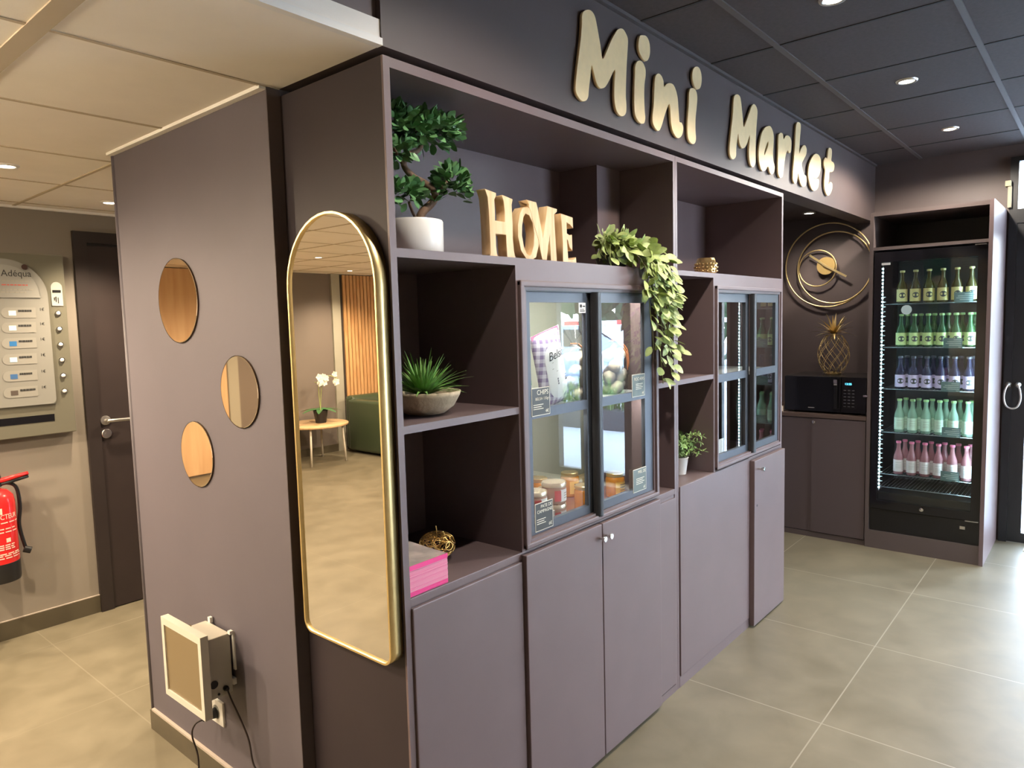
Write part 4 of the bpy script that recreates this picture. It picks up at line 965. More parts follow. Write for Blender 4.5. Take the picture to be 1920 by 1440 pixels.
BISC = mat('cream_biscuit', (0.78, 0.67, 0.50), 0.7, noise=0.2, nscale=30, bump=0.9, bscale=60)
proto = None
def biscuit(x, y, z, s, lb, g):
    global proto
    if proto is None:
        bm = bmesh.new(); bmesh.ops.create_icosphere(bm, subdivisions=3, radius=1.0)
        rg = random.Random(5); ds = [(rdir(rg), rg.uniform(0.03, 0.12)) for _ in range(14)]
        for v in bm.verts:
            k = 1+sum(a*max(0, v.co.normalized().dot(d))**6 for d, a in ds)-0.06; v.co *= k; v.co.z *= 0.86
        proto = obj('biscuit', bm, BISC, None, True); o = proto
    else: o = proto.copy(); COL.objects.link(o)
    o.location = (x, y, z); o.scale = (s, s, s); o.rotation_euler = (rng.uniform(-.4, .4), rng.uniform(-.4, .4), rng.uniform(0, 6))
    tag(o, lb, 'biscuit', g)
for bi, (cx, cy_, nm) in enumerate([(0.872, 0.085, 'leftmost'), (0.994, 0.110, 'second'), (1.120, 0.085, 'third'), (1.262, 0.165, 'rightmost')]):
    t = thing('biscuit_bag', (cx, cy_, 1.272), 'clear tied bag of cream biscuits, %s of four in the near glass case' % nm, 'food bag', 'clear bags of biscuits')
    bm = bmesh.new(); rg = random.Random(30+bi); n = 20; rings = []
    prof = [(0.054, 0.0), (0.061, 0.02), (0.061, 0.10), (0.058, 0.150), (0.045, 0.175), (0.020, 0.188), (0.009, 0.196), (0.016, 0.21), (0.034, 0.235), (0.046, 0.262)]
    for r_, h_ in prof:
        wob = 0.06 if h_ < 0.19 else 0.3
        rings.append([bm.verts.new((cx+r_*(1+wob*rg.uniform(-1, 1))*math.cos(2*PI*k/n), cy_+r_*(0.8+wob*rg.uniform(-1, 1))*math.sin(2*PI*k/n), 1.273+h_+(0.012*rg.uniform(-1, 1) if h_ > 0.25 else 0))) for k in range(n)])
    for a, b in zip(rings, rings[1:]):
        for k in range(n): bm.faces.new((a[k], a[(k+1) % n], b[(k+1) % n], b[k]))
    bm.faces.new(rings[0][::-1])
    obj('bag_film', bm, FILM, t, True)
    bm = bmesh.new(); tube(bm, [(cx+0.011*math.cos(2*PI*k/12), cy_+0.010*math.sin(2*PI*k/12), 1.469) for k in range(12)], 0.0022, 6, closed=True)
    tube(bm, curve_pts([(cx+0.01, cy_-0.012, 1.468), (cx+0.02, cy_-0.045, 1.43), (cx+0.024, cy_-0.050, 1.36)], 4), 0.0024, 5); obj('tie', bm, mat('copper_ribbon', (0.55, 0.18, 0.06), 0.4), t, True)
    for lv in range(4):
        for q in range(3):
            a = q*2*PI/3+lv*0.9-1.9
            biscuit(cx+0.029*math.cos(a), cy_+0.024*math.sin(a), 1.297+0.039*lv, 0.0255, 'cream biscuit inside the %s clear bag of the near glass case' % nm, 'biscuits in the %s bag' % nm)

HONEY = jarmat('honey', (0.62, 0.24, 0.02), 0.25); GLASSJ = jarmat('clear_jar', (0.7, 0.72, 0.70), 0.75)
LIDG = mat('gold_lid', (0.72, 0.58, 0.30), 0.3, 0.8); HLAB = mat('honey_label', (0.76, 0.47, 0.08), 0.55)
def honey_jar(x, y, z, lb, first=[None]):
    if first[0] is None:
        t = thing('honey_jar', (x, y, z), lb, 'jar', 'honey jars in the near glass case')
        P = (x, y, z)
        bm = bmesh.new(); lathe(bm, [(0.031, 0), (0.036, 0.004), (0.037, 0.070), (0.034, 0.078), (0.030, 0.082)], P, 24); obj('jar_body', bm, HONEY, t, True, flat_angle=50)
        bm = bmesh.new(); lathe(bm, [(0.034, 0.080), (0.034, 0.092), (0.032, 0.094)], P, 24); obj('lid', bm, LIDG, t, True, flat_angle=40)
        bm = bmesh.new(); lathe(bm, [(0.0375, 0.014), (0.0375, 0.062)], P, 16, a0=-PI*0.80, a1=-PI*0.05); l = obj('front_label', bm, HLAB, t, True)
        bm = bmesh.new()
        for k, (h0, h1) in enumerate(((0.05, 0.053), (0.04, 0.044), (0.030, 0.032), (0.022, 0.024))): lathe(bm, [(0.0379, h0), (0.0379, h1)], P, 8, a0=-PI*0.65, a1=-PI*(0.2+0.03*k))
        obj('print_line', bm, INK, l)
        first[0] = t
    else:
        t = copy_tree(first[0], (x, y, z)); t['label'] = lb
honey_jar(0.928, 0.090, 0.8685, 'honey jar beside the pâté jars, front row of the near glass case'.replace('pâté', 'pate'))
honey_jar(0.820, 0.175, 0.8685, 'honey jar half hidden behind the pate jars')
honey_jar(1.165, 0.110, 0.8685, 'honey jar alone under the right glass door of the near case')
honey_jar(1.075, 0.260, 0.8685, 'honey jar in the back row behind the door pull')
honey_jar(0.930, 0.300, 0.8685, 'honey jar at the left of the back row in the near glass case')
PATE = mat('pate', (0.36, 0.20, 0.12), 0.5)
def pate_jar(x, y, z, lb, first=[None]):
    if first[0] is None:
        t = thing('pate_jar', (x, y, z), lb, 'jar', 'pate jars in the near glass case'); P = (x, y, z)
        bm = bmesh.new(); lathe(bm, [(0.036, 0), (0.040, 0.004), (0.041, 0.050), (0.039, 0.056)], P, 28); obj('jar_body', bm, PATE, t, True, flat_angle=50)
        bm = bmesh.new(); lathe(bm, [(0.042, 0.056), (0.043, 0.064), (0.040, 0.070), (0.034, 0.071)], P, 28); obj('lid', bm, mat('pale_gold_lid', (0.78, 0.68, 0.50), 0.25, 0.7), t, True, flat_angle=40)
        bm = bmesh.new(); lathe(bm, [(0.0415, 0.008), (0.0415, 0.048)], P, 16, a0=-PI*0.62, a1=-PI*0.05); l = obj('front_label', bm, PAPER, t, True)
        bm = bmesh.new(); lathe(bm, [(0.0416, 0.010), (0.0416, 0.046)], P, 6, a0=-PI*0.78, a1=-PI*0.60); obj('label_flash', bm, mat('label_red', (0.55, 0.05, 0.05), 0.5), l, True)
        bm = bmesh.new()
        for h0 in (0.034, 0.026, 0.018): lathe(bm, [(0.0419, h0), (0.0419, h0+0.003)], P, 8, a0=-PI*0.5, a1=-PI*0.2)
        obj('print_line', bm, mat('print_grey', (0.3, 0.3, 0.3)), l)
        first[0] = t
    else:
        t = copy_tree(first[0], (x, y, z)); t['label'] = lb
pate_jar(0.740, 0.085, 0.8685, 'lower pate jar of the two stacked behind the black price card')
pate_jar(0.742, 0.085, 0.941, 'upper pate jar of the two stacked behind the black price card')
pate_jar(0.655, 0.100, 0.925, 'pate jar cut by the left rail of the near glass case')
tag(obj('paper_sheet', bx(0.70, 1.02, 0.032, 0.10, 0.8682, 0.8686), PAPER, None, origin=(0.86, 0.06, 0.868)), 'white paper sheet under the jars in the near glass case', 'paper')
tag(obj('jar_riser', bx(0.60, 0.705, 0.055, 0.15, 0.8682, 0.9245), mat('riser_grey', (0.4, 0.38, 0.34), 0.5), None, origin=(0.65, 0.1, 0.868)), 'small grey riser under the leftmost pate jar', 'stand')

# price cards stuck on the glass
def price_card(x0, x1, z0, z1, y, lines, lb, light=False):
    t = thing('price_card', ((x0+x1)/2, y, z0), lb, 'price card', 'price cards on the glass case')
    obj('border', bx(x0, x1, y, y+0.0008, z0, z1), CREAM, t)
    b = 0.0022
    obj('card_face', bx(x0+b, x1-b, y-0.0004, y, z0+b, z1-b), SLATE if not light else mat('card_grey_green', (0.10, 0.13, 0.12), 0.4), t)
    W_ = x1-x0; H_ = z1-z0
    for (tx, size, rx, rz, al) in lines:
        if isinstance(tx, str): bm = text_bm(tx, size, 0.0003, al)
        else:
            bm = bmesh.new()
            for i in range(tx): box(bm, 0, size*(1-0.18*(i % 2)), -i*H_*0.075, -i*H_*0.075+H_*0.025, 0, 0.0003)
        place(bm, (x0+rx*W_, y-0.0005, z0+rz*H_), (1, 0, 0), (0, 0, 1)); obj('lettering', bm, CREAM if size > 0.0 else CREAM, t)
price_card(0.5405, 0.632, 1.258, 1.345, 0.0105, [('CHIPS', 0.022, 0.92, 0.74, 'RIGHT'), ('BELSIA 130gr', 0.0125, 0.95, 0.55, 'RIGHT'), (3, 0.05, 0.08, 0.38, 'LEFT'), ('4€', 0.015, 0.93, 0.08, 'RIGHT')], 'black price card for crisps on the left glass door')
price_card(0.545, 0.636, 0.896, 0.985, 0.0105, [('PATE DE', 0.015, 0.93, 0.80, 'RIGHT'), ('CAMPAGNE', 0.0145, 0.95, 0.63, 'RIGHT'), (3, 0.045, 0.08, 0.40, 'LEFT'), ('6€', 0.015, 0.93, 0.10, 'RIGHT')], 'black price card in the bottom left corner of the near glass case')
price_card(1.112, 1.204, 1.262, 1.345, -0.0015, [('ROCHERS', 0.0165, 0.95, 0.72, 'RIGHT'), (4, 0.05, 0.28, 0.55, 'LEFT'), ('4€', 0.014, 0.93, 0.08, 'RIGHT')], 'grey price card in the right upper pane, under the biscuit bags', True)
price_card(1.112, 1.208, 0.905, 0.992, -0.0015, [('MIEL DE', 0.016, 0.95, 0.78, 'RIGHT'), (4, 0.06, 0.22, 0.55, 'LEFT'), ('6€', 0.014, 0.93, 0.08, 'RIGHT')], 'grey price card in the bottom right corner of the near glass case', True)
t = thing('window_sticker', (0.82, 0.0105, 1.57), 'small white sticker at the top of the left glass pane', 'sticker')
obj('sticker_face', bx(0.80, 0.8395, 0.011, 0.0114, 1.572, 1.6055), PAPER, t)
bm = boxes([(0.806, 0.818, 0.0105, 0.0109, 1.590, 1.600), (0.822, 0.836, 0.0105, 0.0109, 1.592, 1.596), (0.806, 0.834, 0.0105, 0.0109, 1.577, 1.580), (0.806, 0.830, 0.0105, 0.0109, 1.583, 1.585)]); obj('print_line', bm, INK, t)

# far case: crates, small bottles, white card
t = thing('wooden_crate', (2.0, 0.15, 1.0), 'small wooden crate with white script in the far glass case', 'crate')
for k in range(3): obj('slat', bx(1.87, 2.16, 0.14, 0.15, 0.90+0.056*k, 0.948+0.056*k), mat('crate_wood', (0.34, 0.17, 0.07), 0.6, noise=0.2, nscale=20, stretch=(1, 1, 8)), t)
obj('end_board', bx(1.87, 1.885, 0.15, 0.32, 0.90, 1.06), MATS['crate_wood'], t); obj('end_board', bx(2.145, 2.16, 0.15, 0.32, 0.90, 1.06), MATS['crate_wood'], t)
obj('crate_floor', bx(1.87, 2.16, 0.14, 0.32, 0.859, 0.90), MATS['crate_wood'], t)
tag(obj('white_card', bx(1.90, 1.985, 0.030, 0.032, 0.889, 0.985), PAPER, None, origin=(1.94, 0.03, 0.889)), 'blank white card in the bottom left corner of the far glass case', 'card')

# ================================================================== ALCOVE: CABINET, MICROWAVE, CLOCK, PINEAPPLE
mc = thing('low_cabinet', (4.15, 0.3, 0), 'low dark cabinet with two sliding doors under the microwave', 'cabinet')
obj('counter', bx(3.872, 4.518, -0.124, 0.748, 0.842, 0.868, bev=0.002), mat('dark_counter', (0.10, 0.07, 0.06), 0.25), mc)
obj('carcass', boxes([(3.905, 4.515, -0.120, 0.746, 0.03, 0.842)]), PAINT, mc)
obj('plinth', bx(3.885, 4.51, -0.120, 0.746, 0.0, 0.036), DARKW, mc)
obj('sliding_door', bx(3.882, 3.897, 0.218, 0.746, 0.042, 0.836), mat('dark_door_paint', (0.090, 0.068, 0.070), 0.45), mc)
d = obj('sliding_door', bx(3.876, 3.891, -0.120, 0.222, 0.042, 0.836), MATS['dark_door_paint'], mc)
bm = bmesh.new(); lathe(bm, [(0.011, 3.876), (0.011, 3.868), (0.006, 3.866)], (0, 0.208, 0.812), 16, 'x'); obj('lock', bm, CHROME, d, True, flat_angle=40)

mw = thing('microwave_oven', (4.12, 0.155, 0.868), 'black microwave oven with a blue clock display on the low cabinet', 'microwave')
obj('housing', bx(3.945, 4.33, -0.110, 0.424, 0.878, 1.122, bev=0.004), mat('black_enamel', (0.016, 0.015, 0.015), 0.22), mw)
obj('door', bx(3.925, 3.9445, 0.050, 0.424, 0.880, 1.120, bev=0.002), BLACKG, mw)
obj('control_panel', bx(3.927, 3.9445, -0.110, 0.047, 0.880, 1.120, bev=0.002), BLACKG, mw)
d = obj('handle', boxes([(3.897, 3.909, 0.066, 0.088, 0.905, 1.105), (3.909, 3.926, 0.068, 0.086, 1.085, 1.103), (3.909, 3.926, 0.068, 0.086, 0.907, 0.925)], 0.002), mat('handle_dark', (0.02, 0.02, 0.022), 0.2, 0.5), mw)
obj('handle_cap', bx(3.893, 3.8968, 0.066, 0.088, 1.080, 1.106), CHROME, d)
obj('handle_cap', bx(3.8945, 3.8968, 0.067, 0.087, 1.068, 1.0795), STEEL, d)
bm = place(text_bm('12:25', 0.018, 0.0006, width=0.040), (3.9265, 0.026, 1.070), (0, -1, 0), (0, 0, 1)); obj('clock_digits', bm, mat('cyan_digits', (0.05, 0.4, 0.6), 0.4, emit=(0.10, 0.65, 1.0), es=2.5), mw)
bm = bmesh.new()
for r_ in range(6):
    for c_ in range(3):
        box(bm, 3.9262, 3.927, 0.032-0.026*c_, 0.016-0.026*c_, 1.030-0.022*r_, 1.036-0.022*r_)
obj('keypad', bm, mat('keypad_grey', (0.09, 0.09, 0.10), 0.4), mw)
obj('logo_bar', bx(3.9243, 3.925, 0.220, 0.262, 0.902, 0.907), mat('silver_print', (0.5, 0.5, 0.5), 0.3, 0.6), mw)
obj('foot', bx(3.96, 3.99, 0.38, 0.41, 0.868, 0.879), BLACK, mw); obj('foot', bx(3.96, 3.99, -0.10, -0.07, 0.868, 0.879), BLACK, mw)
obj('foot', bx(4.28, 4.31, 0.38, 0.41, 0.868, 0.879), BLACK, mw); obj('foot', bx(4.28, 4.31, -0.10, -0.07, 0.868, 0.879), BLACK, mw)
tag(obj('adapter_box', bx(3.90, 3.94, 0.436, 0.47, 0.868, 0.905, bev=0.002), mat('beige_plastic', (0.62, 0.52, 0.42), 0.5), None, origin=(3.92, 0.45, 0.868)), 'small beige box on the counter left of the microwave', 'box')

ck = thing('wall_clock', (4.5, 0.32, 1.91), 'large gold wall clock of overlapping rings in the alcove', 'clock')
def ring(cy_, cz, rad, a0, a1, x, tr_=0.0055, n=60):
    return [(x, cy_-rad*math.cos(a0+(a1-a0)*k/n), cz+rad*math.sin(a0+(a1-a0)*k/n)) for k in range(n+1)]
bm = bmesh.new(); tube(bm, ring(0.307, 1.914, 0.311, 0, 2*PI*59/60, 4.490, n=60)[:-1], 0.0055, 8, closed=True); obj('ring', bm, GOLD, ck, True)
bm = bmesh.new(); tube(bm, ring(0.262, 1.893, 0.264, 0, 2*PI*59/60, 4.487, n=60)[:-1], 0.0055, 8, closed=True); obj('ring', bm, GOLD, ck, True)
bm = bmesh.new(); tube(bm, ring(0.381, 1.895, 0.135, 0, 2*PI*39/40, 4.484, n=40)[:-1], 0.0050, 8, closed=True); obj('ring', bm, GOLD, ck, True)
bm = bmesh.new(); lathe(bm, [(0.066, 4.519), (0.066, 4.484), (0.064, 4.482)], (0, 0.32, 1.909), 36, 'x'); obj('dial', bm, mat('gold_dial', (0.60, 0.42, 0.16), 0.4, 0.7), ck, True, flat_angle=40)
def hand(y0, z0, y1, z1, x, w0):
    v = Vector((0, y1-y0, z1-z0)); n = Vector((0, -v.z, v.y)).normalized()*w0
    bm = bmesh.new(); q = [Vector((x, y0, z0))+n, Vector((x, y0, z0))-n, Vector((x, y1, z1))-n, Vector((x, y1, z1))+n]
    f = [bm.verts.new(p) for p in q]; g = [bm.verts.new(p+Vector((-0.003, 0, 0))) for p in q]
    bm.faces.new(f); bm.faces.new(g[::-1])
    for k in range(4): bm.faces.new((f[k], g[k], g[(k+1) % 4], f[(k+1) % 4]))
    return bm
obj('hand', hand(0.300, 1.897, 0.436, 1.997, 4.476, 0.0075), GOLD, ck); obj('hand', hand(0.340, 1.922, 0.171, 1.821, 4.472, 0.0075), GOLD, ck)

pa = thing('pineapple_ornament', (4.16, 0.165, 1.122), 'gold wire pineapple ornament standing on the microwave', 'ornament')
PX, PY, PZ = 4.16, 0.165, 1.122
def pine_r(t): return 0.028+0.076*math.sin(PI*(0.10+0.84*t))**0.75
bm = bmesh.new()
for hnd in (-1, 1):
    for i in range(9):
        pts = []
        for k in range(17):
            t = k/16; a = 2*PI*i/9+hnd*1.9*t; r_ = pine_r(t)
            pts.append((PX+r_*math.cos(a), PY+r_*math.sin(a), PZ+0.016+0.262*t))
        tube(bm, pts, 0.0021, 5)
tube(bm, [(PX+0.034*math.cos(2*PI*k/16), PY+0.034*math.sin(2*PI*k/16), PZ+0.278) for k in range(16)], 0.0025, 5, closed=True)
obj('wire_body', bm, GOLD, pa, True)
bm = bmesh.new(); rg = random.Random(9)
for i in range(26):
    a = i*2.39996; t = i/26; el = R(80-66*t)
    d = Vector((math.cos(a)*math.cos(el), math.sin(a)*math.cos(el), math.sin(el)))
    leaf(bm, (PX+0.008*math.cos(a), PY+0.008*math.sin(a), PZ+0.282), d, Vector((-d.x, -d.y, 1.0)), 0.155-0.03*t, 0.024, 0.10+0.5*t, 0.3, 6, 'blade')
obj('crown', bm, GOLD, pa, True)
bm = bmesh.new(); lathe(bm, [(0.040, 0.0), (0.050, 0.002), (0.036, 0.010), (0.024, 0.018)], (PX, PY, PZ), 20)
for i in range(10):
    a = 2*PI*i/10; leaf(bm, (PX+0.02*math.cos(a), PY+0.02*math.sin(a), PZ+0.012), (math.cos(a), math.sin(a), 0.1), (0, 0, 1), 0.05, 0.022, 0.2, 0.2, 4)
obj('base', bm, GOLD, pa, True)

# ================================================================== BEVERAGE FRIDGE AND ITS SURROUND
ns = thing('fridge_surround', (4.2, -0.46, 0), 'dark mauve built-in surround framing the drinks fridge', 'cabinet')
SUR = mat('surround_paint', (0.105, 0.082, 0.080), 0.4, noise=0.04, nscale=5)
obj('side_panel', bx(3.87, 4.515, -0.150, -0.127, 0, 2.185), SUR, ns)
obj('side_panel', bx(3.862, 4.515, -0.788, -0.766, 0, 2.19), PAINT, ns)
obj('top_panel', bx(3.87, 4.515, -0.766, -0.150, 2.160, 2.185), SUR, ns)
obj('shelf', bx(3.872, 4.515, -0.766, -0.150, 1.944, 1.964), SUR, ns)
obj('plinth', bx(3.870, 4.515, -0.766, -0.150, 0.0, 0.118), SUR, ns)
obj('back_panel', bx(4.505, 4.515, -0.766, -0.150, 1.964, 2.160), BLACK, ns)
br = obj('bracket', bx(3.864, 3.872, -0.132, -0.105, 1.000, 1.012), CHROME, ns)

fg = thing('drinks_fridge', (4.2, -0.457, 0.118), 'black glass-door drinks fridge filled with rows of bottles', 'fridge')
obj('body', boxes([(3.92, 4.48, -0.757, -0.728, 0.27, 1.935), (3.92, 4.48, -0.186, -0.157, 0.27, 1.935), (3.92, 4.48, -0.728, -0.186, 1.895, 1.935), (3.92, 4.48, -0.728, -0.186, 0.27, 0.37)]), BLACK, fg)
obj('liner', bx(4.40, 4.48, -0.728, -0.186, 0.37, 1.895), mat('fridge_liner', (0.05, 0.07, 0.08), 0.4), fg)
bs = obj('base_panel', bx(3.880, 4.48, -0.762, -0.155, 0.1185, 0.265), BLACKG, fg)
obj('badge', bx(3.878, 3.8798, -0.690, -0.662, 0.208, 0.226), STEEL, bs)
d = obj('door', boxes([(3.868, 3.912, -0.764, -0.716, 0.270, 1.930), (3.868, 3.912, -0.196, -0.158, 0.270, 1.930), (3.868, 3.912, -0.716, -0.196, 0.270, 0.324), (3.868, 3.912, -0.716, -0.196, 1.868, 1.930)]), BLACKG, fg)
obj('glass_pane', bx(3.874, 3.8752, -0.7165, -0.1955, 0.322, 1.870), PANEF, d)
bm = bmesh.new(); lathe(bm, [(0.012, 3.868), (0.012, 3.860), (0.005, 3.858)], (0, -0.456, 0.300), 16, 'x'); obj('lock', bm, CHROME, d, True, flat_angle=40)
obj('hinge', bx(3.862, 3.90, -0.758, -0.700, 1.931, 1.937), CHROME, fg); obj('hinge', bx(3.860, 3.90, -0.758, -0.690, 0.2655, 0.2695), STEEL, fg)
tagz = obj('label_plate', bx(3.8665, 3.8678, -0.250, -0.200, 1.848, 1.862), mat('grey_plate', (0.45, 0.47, 0.48), 0.4), d)
bm = bmesh.new(); lathe(bm, [(0.030, 3.8738), (0.030, 3.8732)], (0, -0.345, 1.562), 24, 'x'); obj('round_sticker', bm, mat('sticker_pale', (0.35, 0.47, 0.52), 0.5), d)
LEDM = mat('cool_led', (1, 1, 1), 0.5, emit=(0.66, 0.93, 1.0), es=60)
for y0, s in ((-0.1935, -1), (-0.7265, 1)):
    st_ = obj('led_strip', bx(3.915, 3.930, y0, y0+s*0.004, 0.38, 1.85), mat('led_channel', (0.55, 0.65, 0.68), 0.4), fg)
    bm = bmesh.new()
    for k in range(62):
        z = 0.395+0.0234*k; box(bm, 3.918, 3.921 if s < 0 else 3.930, y0+s*0.0045, y0+s*0.0065, z, z+0.011)
    obj('led_bead', bm, LEDM if s > 0 else mat('cool_led_left', (1, 1, 1), 0.5, emit=(0.66, 0.93, 1.0), es=22), st_)
SH = [1.604, 1.326, 1.055, 0.770, 0.492]
for z in SH + [0.405]:
    bm = bmesh.new()
    for k in range(26): tube(bm, [(3.945, -0.195-0.0208*k, z-0.004), (4.395, -0.195-0.0208*k, z-0.004)], 0.0016, 5)
    tube(bm, [(3.945, -0.190, z-0.004), (3.945, -0.724, z-0.004)], 0.003, 6); tube(bm, [(4.395, -0.190, z-0.004), (4.395, -0.724, z-0.004)], 0.003, 6)
    obj('wire_shelf', bm, mat('shelf_wire', (0.22, 0.25, 0.27), 0.35, 0.6), fg, True)
bm = bmesh.new()
for k in range(40):
    z = 0.43+0.031*k
    a = [bm.verts.new(p) for p in ((3.945, -0.187, z), (3.945, -0.212, z+0.008), (3.945, -0.187, z+0.014))]; b = [bm.verts.new(v.co+Vector((0.004, 0, 0))) for v in a]
    bm.faces.new(a); bm.faces.new(b[::-1])
    for i in range(3): bm.faces.new((a[i], a[(i+1) % 3], b[(i+1) % 3], b[i]))
obj('notched_rail', bm, mat('rail_pale', (0.5, 0.6, 0.62), 0.35, 0.3), fg)

def bottle(name, P, prof, bmat, cmat, lmat, lz, label, group, emblem):
    t = thing(name, P, label, 'bottle', group)
    bm = bmesh.new(); lathe(bm, prof, P, 20); obj('bottle_glass', bm, bmat, t, True, flat_angle=60)
    zt_ = prof[-1][1]; r = max(p[0] for p in prof)
    bm = bmesh.new(); lathe(bm, [(0.0145, zt_-0.006), (0.0155, zt_+0.001), (0.0145, zt_+0.007), (0.0, zt_+0.0085)], P, 16, capt=False); obj('cap', bm, cmat, t, True, flat_angle=40)
    bm = bmesh.new(); lathe(bm, [(r+0.0006, lz[0]), (r+0.0006, lz[1])], P, 24, capb=False, capt=False); l = obj('front_label', bm, lmat, t, True)
    bm = bmesh.new()
    if emblem:
        n = 14; a0 = PI*1.08; c = bm.verts.new(Vector(P)+Vector(((r+0.0012)*math.cos(a0), (r+0.0012)*math.sin(a0), (lz[0]+lz[1])/2)))
        rim = []
        for k in range(n):
            a = a0+0.62*math.cos(2*PI*k/n); rim.append(bm.verts.new(Vector(P)+Vector(((r+0.0012)*math.cos(a), (r+0.0012)*math.sin(a), (lz[0]+lz[1])/2+0.018*math.sin(2*PI*k/n)))))
        for k in range(n): bm.faces.new((c, rim[k], rim[(k+1) % n]))
        obj('emblem', bm, mat('emblem_ink', (0.06, 0.07, 0.08), 0.5), l)
    else:
        for k, h in enumerate((0.75, 0.55, 0.42, 0.30)):
            z = lz[0]+(lz[1]-lz[0])*h; lathe(bm, [(r+0.0011, z), (r+0.0011, z+0.0018)], P, 5, a0=PI*0.88, a1=PI*1.25)
        obj('print_line', bm, mat('print_soft', (0.35, 0.42, 0.40), 0.6), l)
    return t
P1 = [(0.026, 0), (0.0305, 0.004), (0.0305, 0.098), (0.027, 0.116), (0.016, 0.140), (0.0125, 0.155), (0.012, 0.190), (0.0135, 0.196), (0.0135, 0.202)]
P2 = [(0.025, 0), (0.029, 0.004), (0.029, 0.108), (0.026, 0.125), (0.015, 0.158), (0.0122, 0.175), (0.012, 0.198), (0.0135, 0.203), (0.0135, 0.210)]
yb = [-0.296-0.0755*k for k in range(6)]
od = ['leftmost', 'second', 'third', 'fourth', 'fifth', 'rightmost']
ROWS = [('top', SH[0], P1, jarmat('amber_bottle', (0.10, 0.085, 0.03), 0.25), mat('cap_yellow', (0.70, 0.66, 0.30), 0.3, 0.3), mat('label_yellow', (0.80, 0.74, 0.34), 0.5), (0.012, 0.090), True, 'yellow-label', 1),
        ('second', SH[1], P1, jarmat('green_bottle', (0.05, 0.14, 0.06), 0.3), mat('cap_green', (0.40, 0.62, 0.28), 0.3, 0.3), mat('label_green', (0.62, 0.80, 0.38), 0.5), (0.012, 0.090), True, 'green-label', 2),
        ('third', SH[2], P1, jarmat('indigo_bottle', (0.05, 0.05, 0.12), 0.35), mat('cap_dark', (0.16, 0.17, 0.22), 0.3, 0.5), mat('label_lilac', (0.70, 0.62, 0.92), 0.5), (0.012, 0.090), True, 'lilac-label', 2),
        ('fourth', SH[3], P2, jarmat('mint_bottle', (0.45, 0.70, 0.58), 0.45), mat('cap_leaf', (0.38, 0.66, 0.30), 0.35), mat('label_mint', (0.66, 0.86, 0.74), 0.5), (0.018, 0.096), False, 'mint-label', 2),
        ('bottom', SH[4], P2, jarmat('pink_bottle', (0.62, 0.30, 0.36), 0.4), mat('cap_pink', (0.80, 0.20, 0.38), 0.35), mat('label_blush', (0.84, 0.76, 0.80), 0.5), (0.018, 0.096), False, 'blush-label', 2)]
for nm, z, prof, bmt, cmt, lmt, lz, emb, cl, nrow in ROWS:
    first = None
    for rw in range(nrow):
        for k in range(6):
            p = (3.984+0.075*rw, yb[k]-((0.022 if k < 5 else 0.012) if rw else 0.0), z)
            if rw: lb = '%s bottle in the back row of the %s fridge shelf, %s' % (cl, nm, od[k])
            else: lb = '%s %s bottle in the front row of the %s fridge shelf' % (od[k], cl, nm)
            if first is None: first = bottle('drink_bottle', p, prof, bmt, cmt, lmt, lz, lb, '%s bottles on the %s fridge shelf' % (cl, nm), emb)
            else: c = copy_tree(first, p); c['label'] = lb
for (nm, z, *_), yy in zip(ROWS, (-0.640, -0.590, -0.584, -0.594, -0.594)):
    t = thing('shelf_price_card', (3.938, yy, z), 'grey green price card on the %s shelf of the fridge' % nm, 'price card', 'price cards in the fridge')
    obj('card_face', bx(3.9355, 3.9370, yy-0.050, yy+0.050, z-0.006, z+0.056), mat('card_teal_grey', (0.12, 0.20, 0.21), 0.45), t)
    bm = bmesh.new()
    for k, (a, b) in enumerate(((-0.045, -0.005), (-0.045, 0.03), (-0.045, 0.038), (-0.045, 0.02), (-0.045, -0.03))): box(bm, 3.9347, 3.9354, yy+a, yy+b, z+0.042-0.011*k, z+0.046-0.011*k)
    obj('print_line', bm, mat('card_print', (0.45, 0.55, 0.55), 0.6), t)

# ================================================================== GLAZED ENTRANCE
XG = XE-0.02
w1 = bpy.data.objects.new('window_1', None); COL.objects.link(w1); w1.location = (XG, -1.9, 0); w1['kind'] = 'structure'
obj('window_frame', boxes([(XG-0.03, XG+0.05, -0.845, -0.800, 0, 2.52), (XG-0.03, XG+0.05, -2.95, -0.845, 2.10, 2.19), (XG-0.03, XG+0.05, -2.95, -0.845, 2.49, 2.52),
                           (XG-0.03, XG+0.05, -1.26, -1.13, 0, 2.10), (XG-0.03, XG+0.05, -2.08, -1.86, 0, 2.10), (XG-0.03, XG+0.05, -2.95, -2.82, 0, 2.10),
                           (XG-0.03, XG+0.05, -2.82, -2.08, 0, 0.09), (XG-0.028, XG+0.045, -2.555, -2.535, 0.09, 2.10)]), BLACKM, w1)
obj('glass_pane', bx(XG, XG+0.006, -2.93, -0.845, 2.19, 2.49), PANEW, w1); obj('glass_pane', bx(XG, XG+0.006, -2.82, -2.08, 0.09, 2.10), PANEW, w1)
d2 = bpy.data.objects.new('door_2', None); COL.objects.link(d2); d2.location = (XG, -1.0, 0); d2['kind'] = 'structure'
obj('door_leaf', boxes([(XG-0.02, XG+0.03, -0.922, -0.8455, 0.005, 2.0995), (XG-0.02, XG+0.03, -1.1295, -1.11, 0.005, 2.0995), (XG-0.02, XG+0.03, -1.11, -0.922, 0.005, 0.07), (XG-0.02, XG+0.03, -1.11, -0.922, 2.03, 2.0995)]), BLACKM, d2)
obj('glass_pane', bx(XG, XG+0.006, -1.11, -0.922, 0.07, 2.03), PANEW, d2)
d3 = bpy.data.objects.new('door_3', None); COL.objects.link(d3); d3.location = (XG, -1.56, 0); d3['kind'] = 'structure'
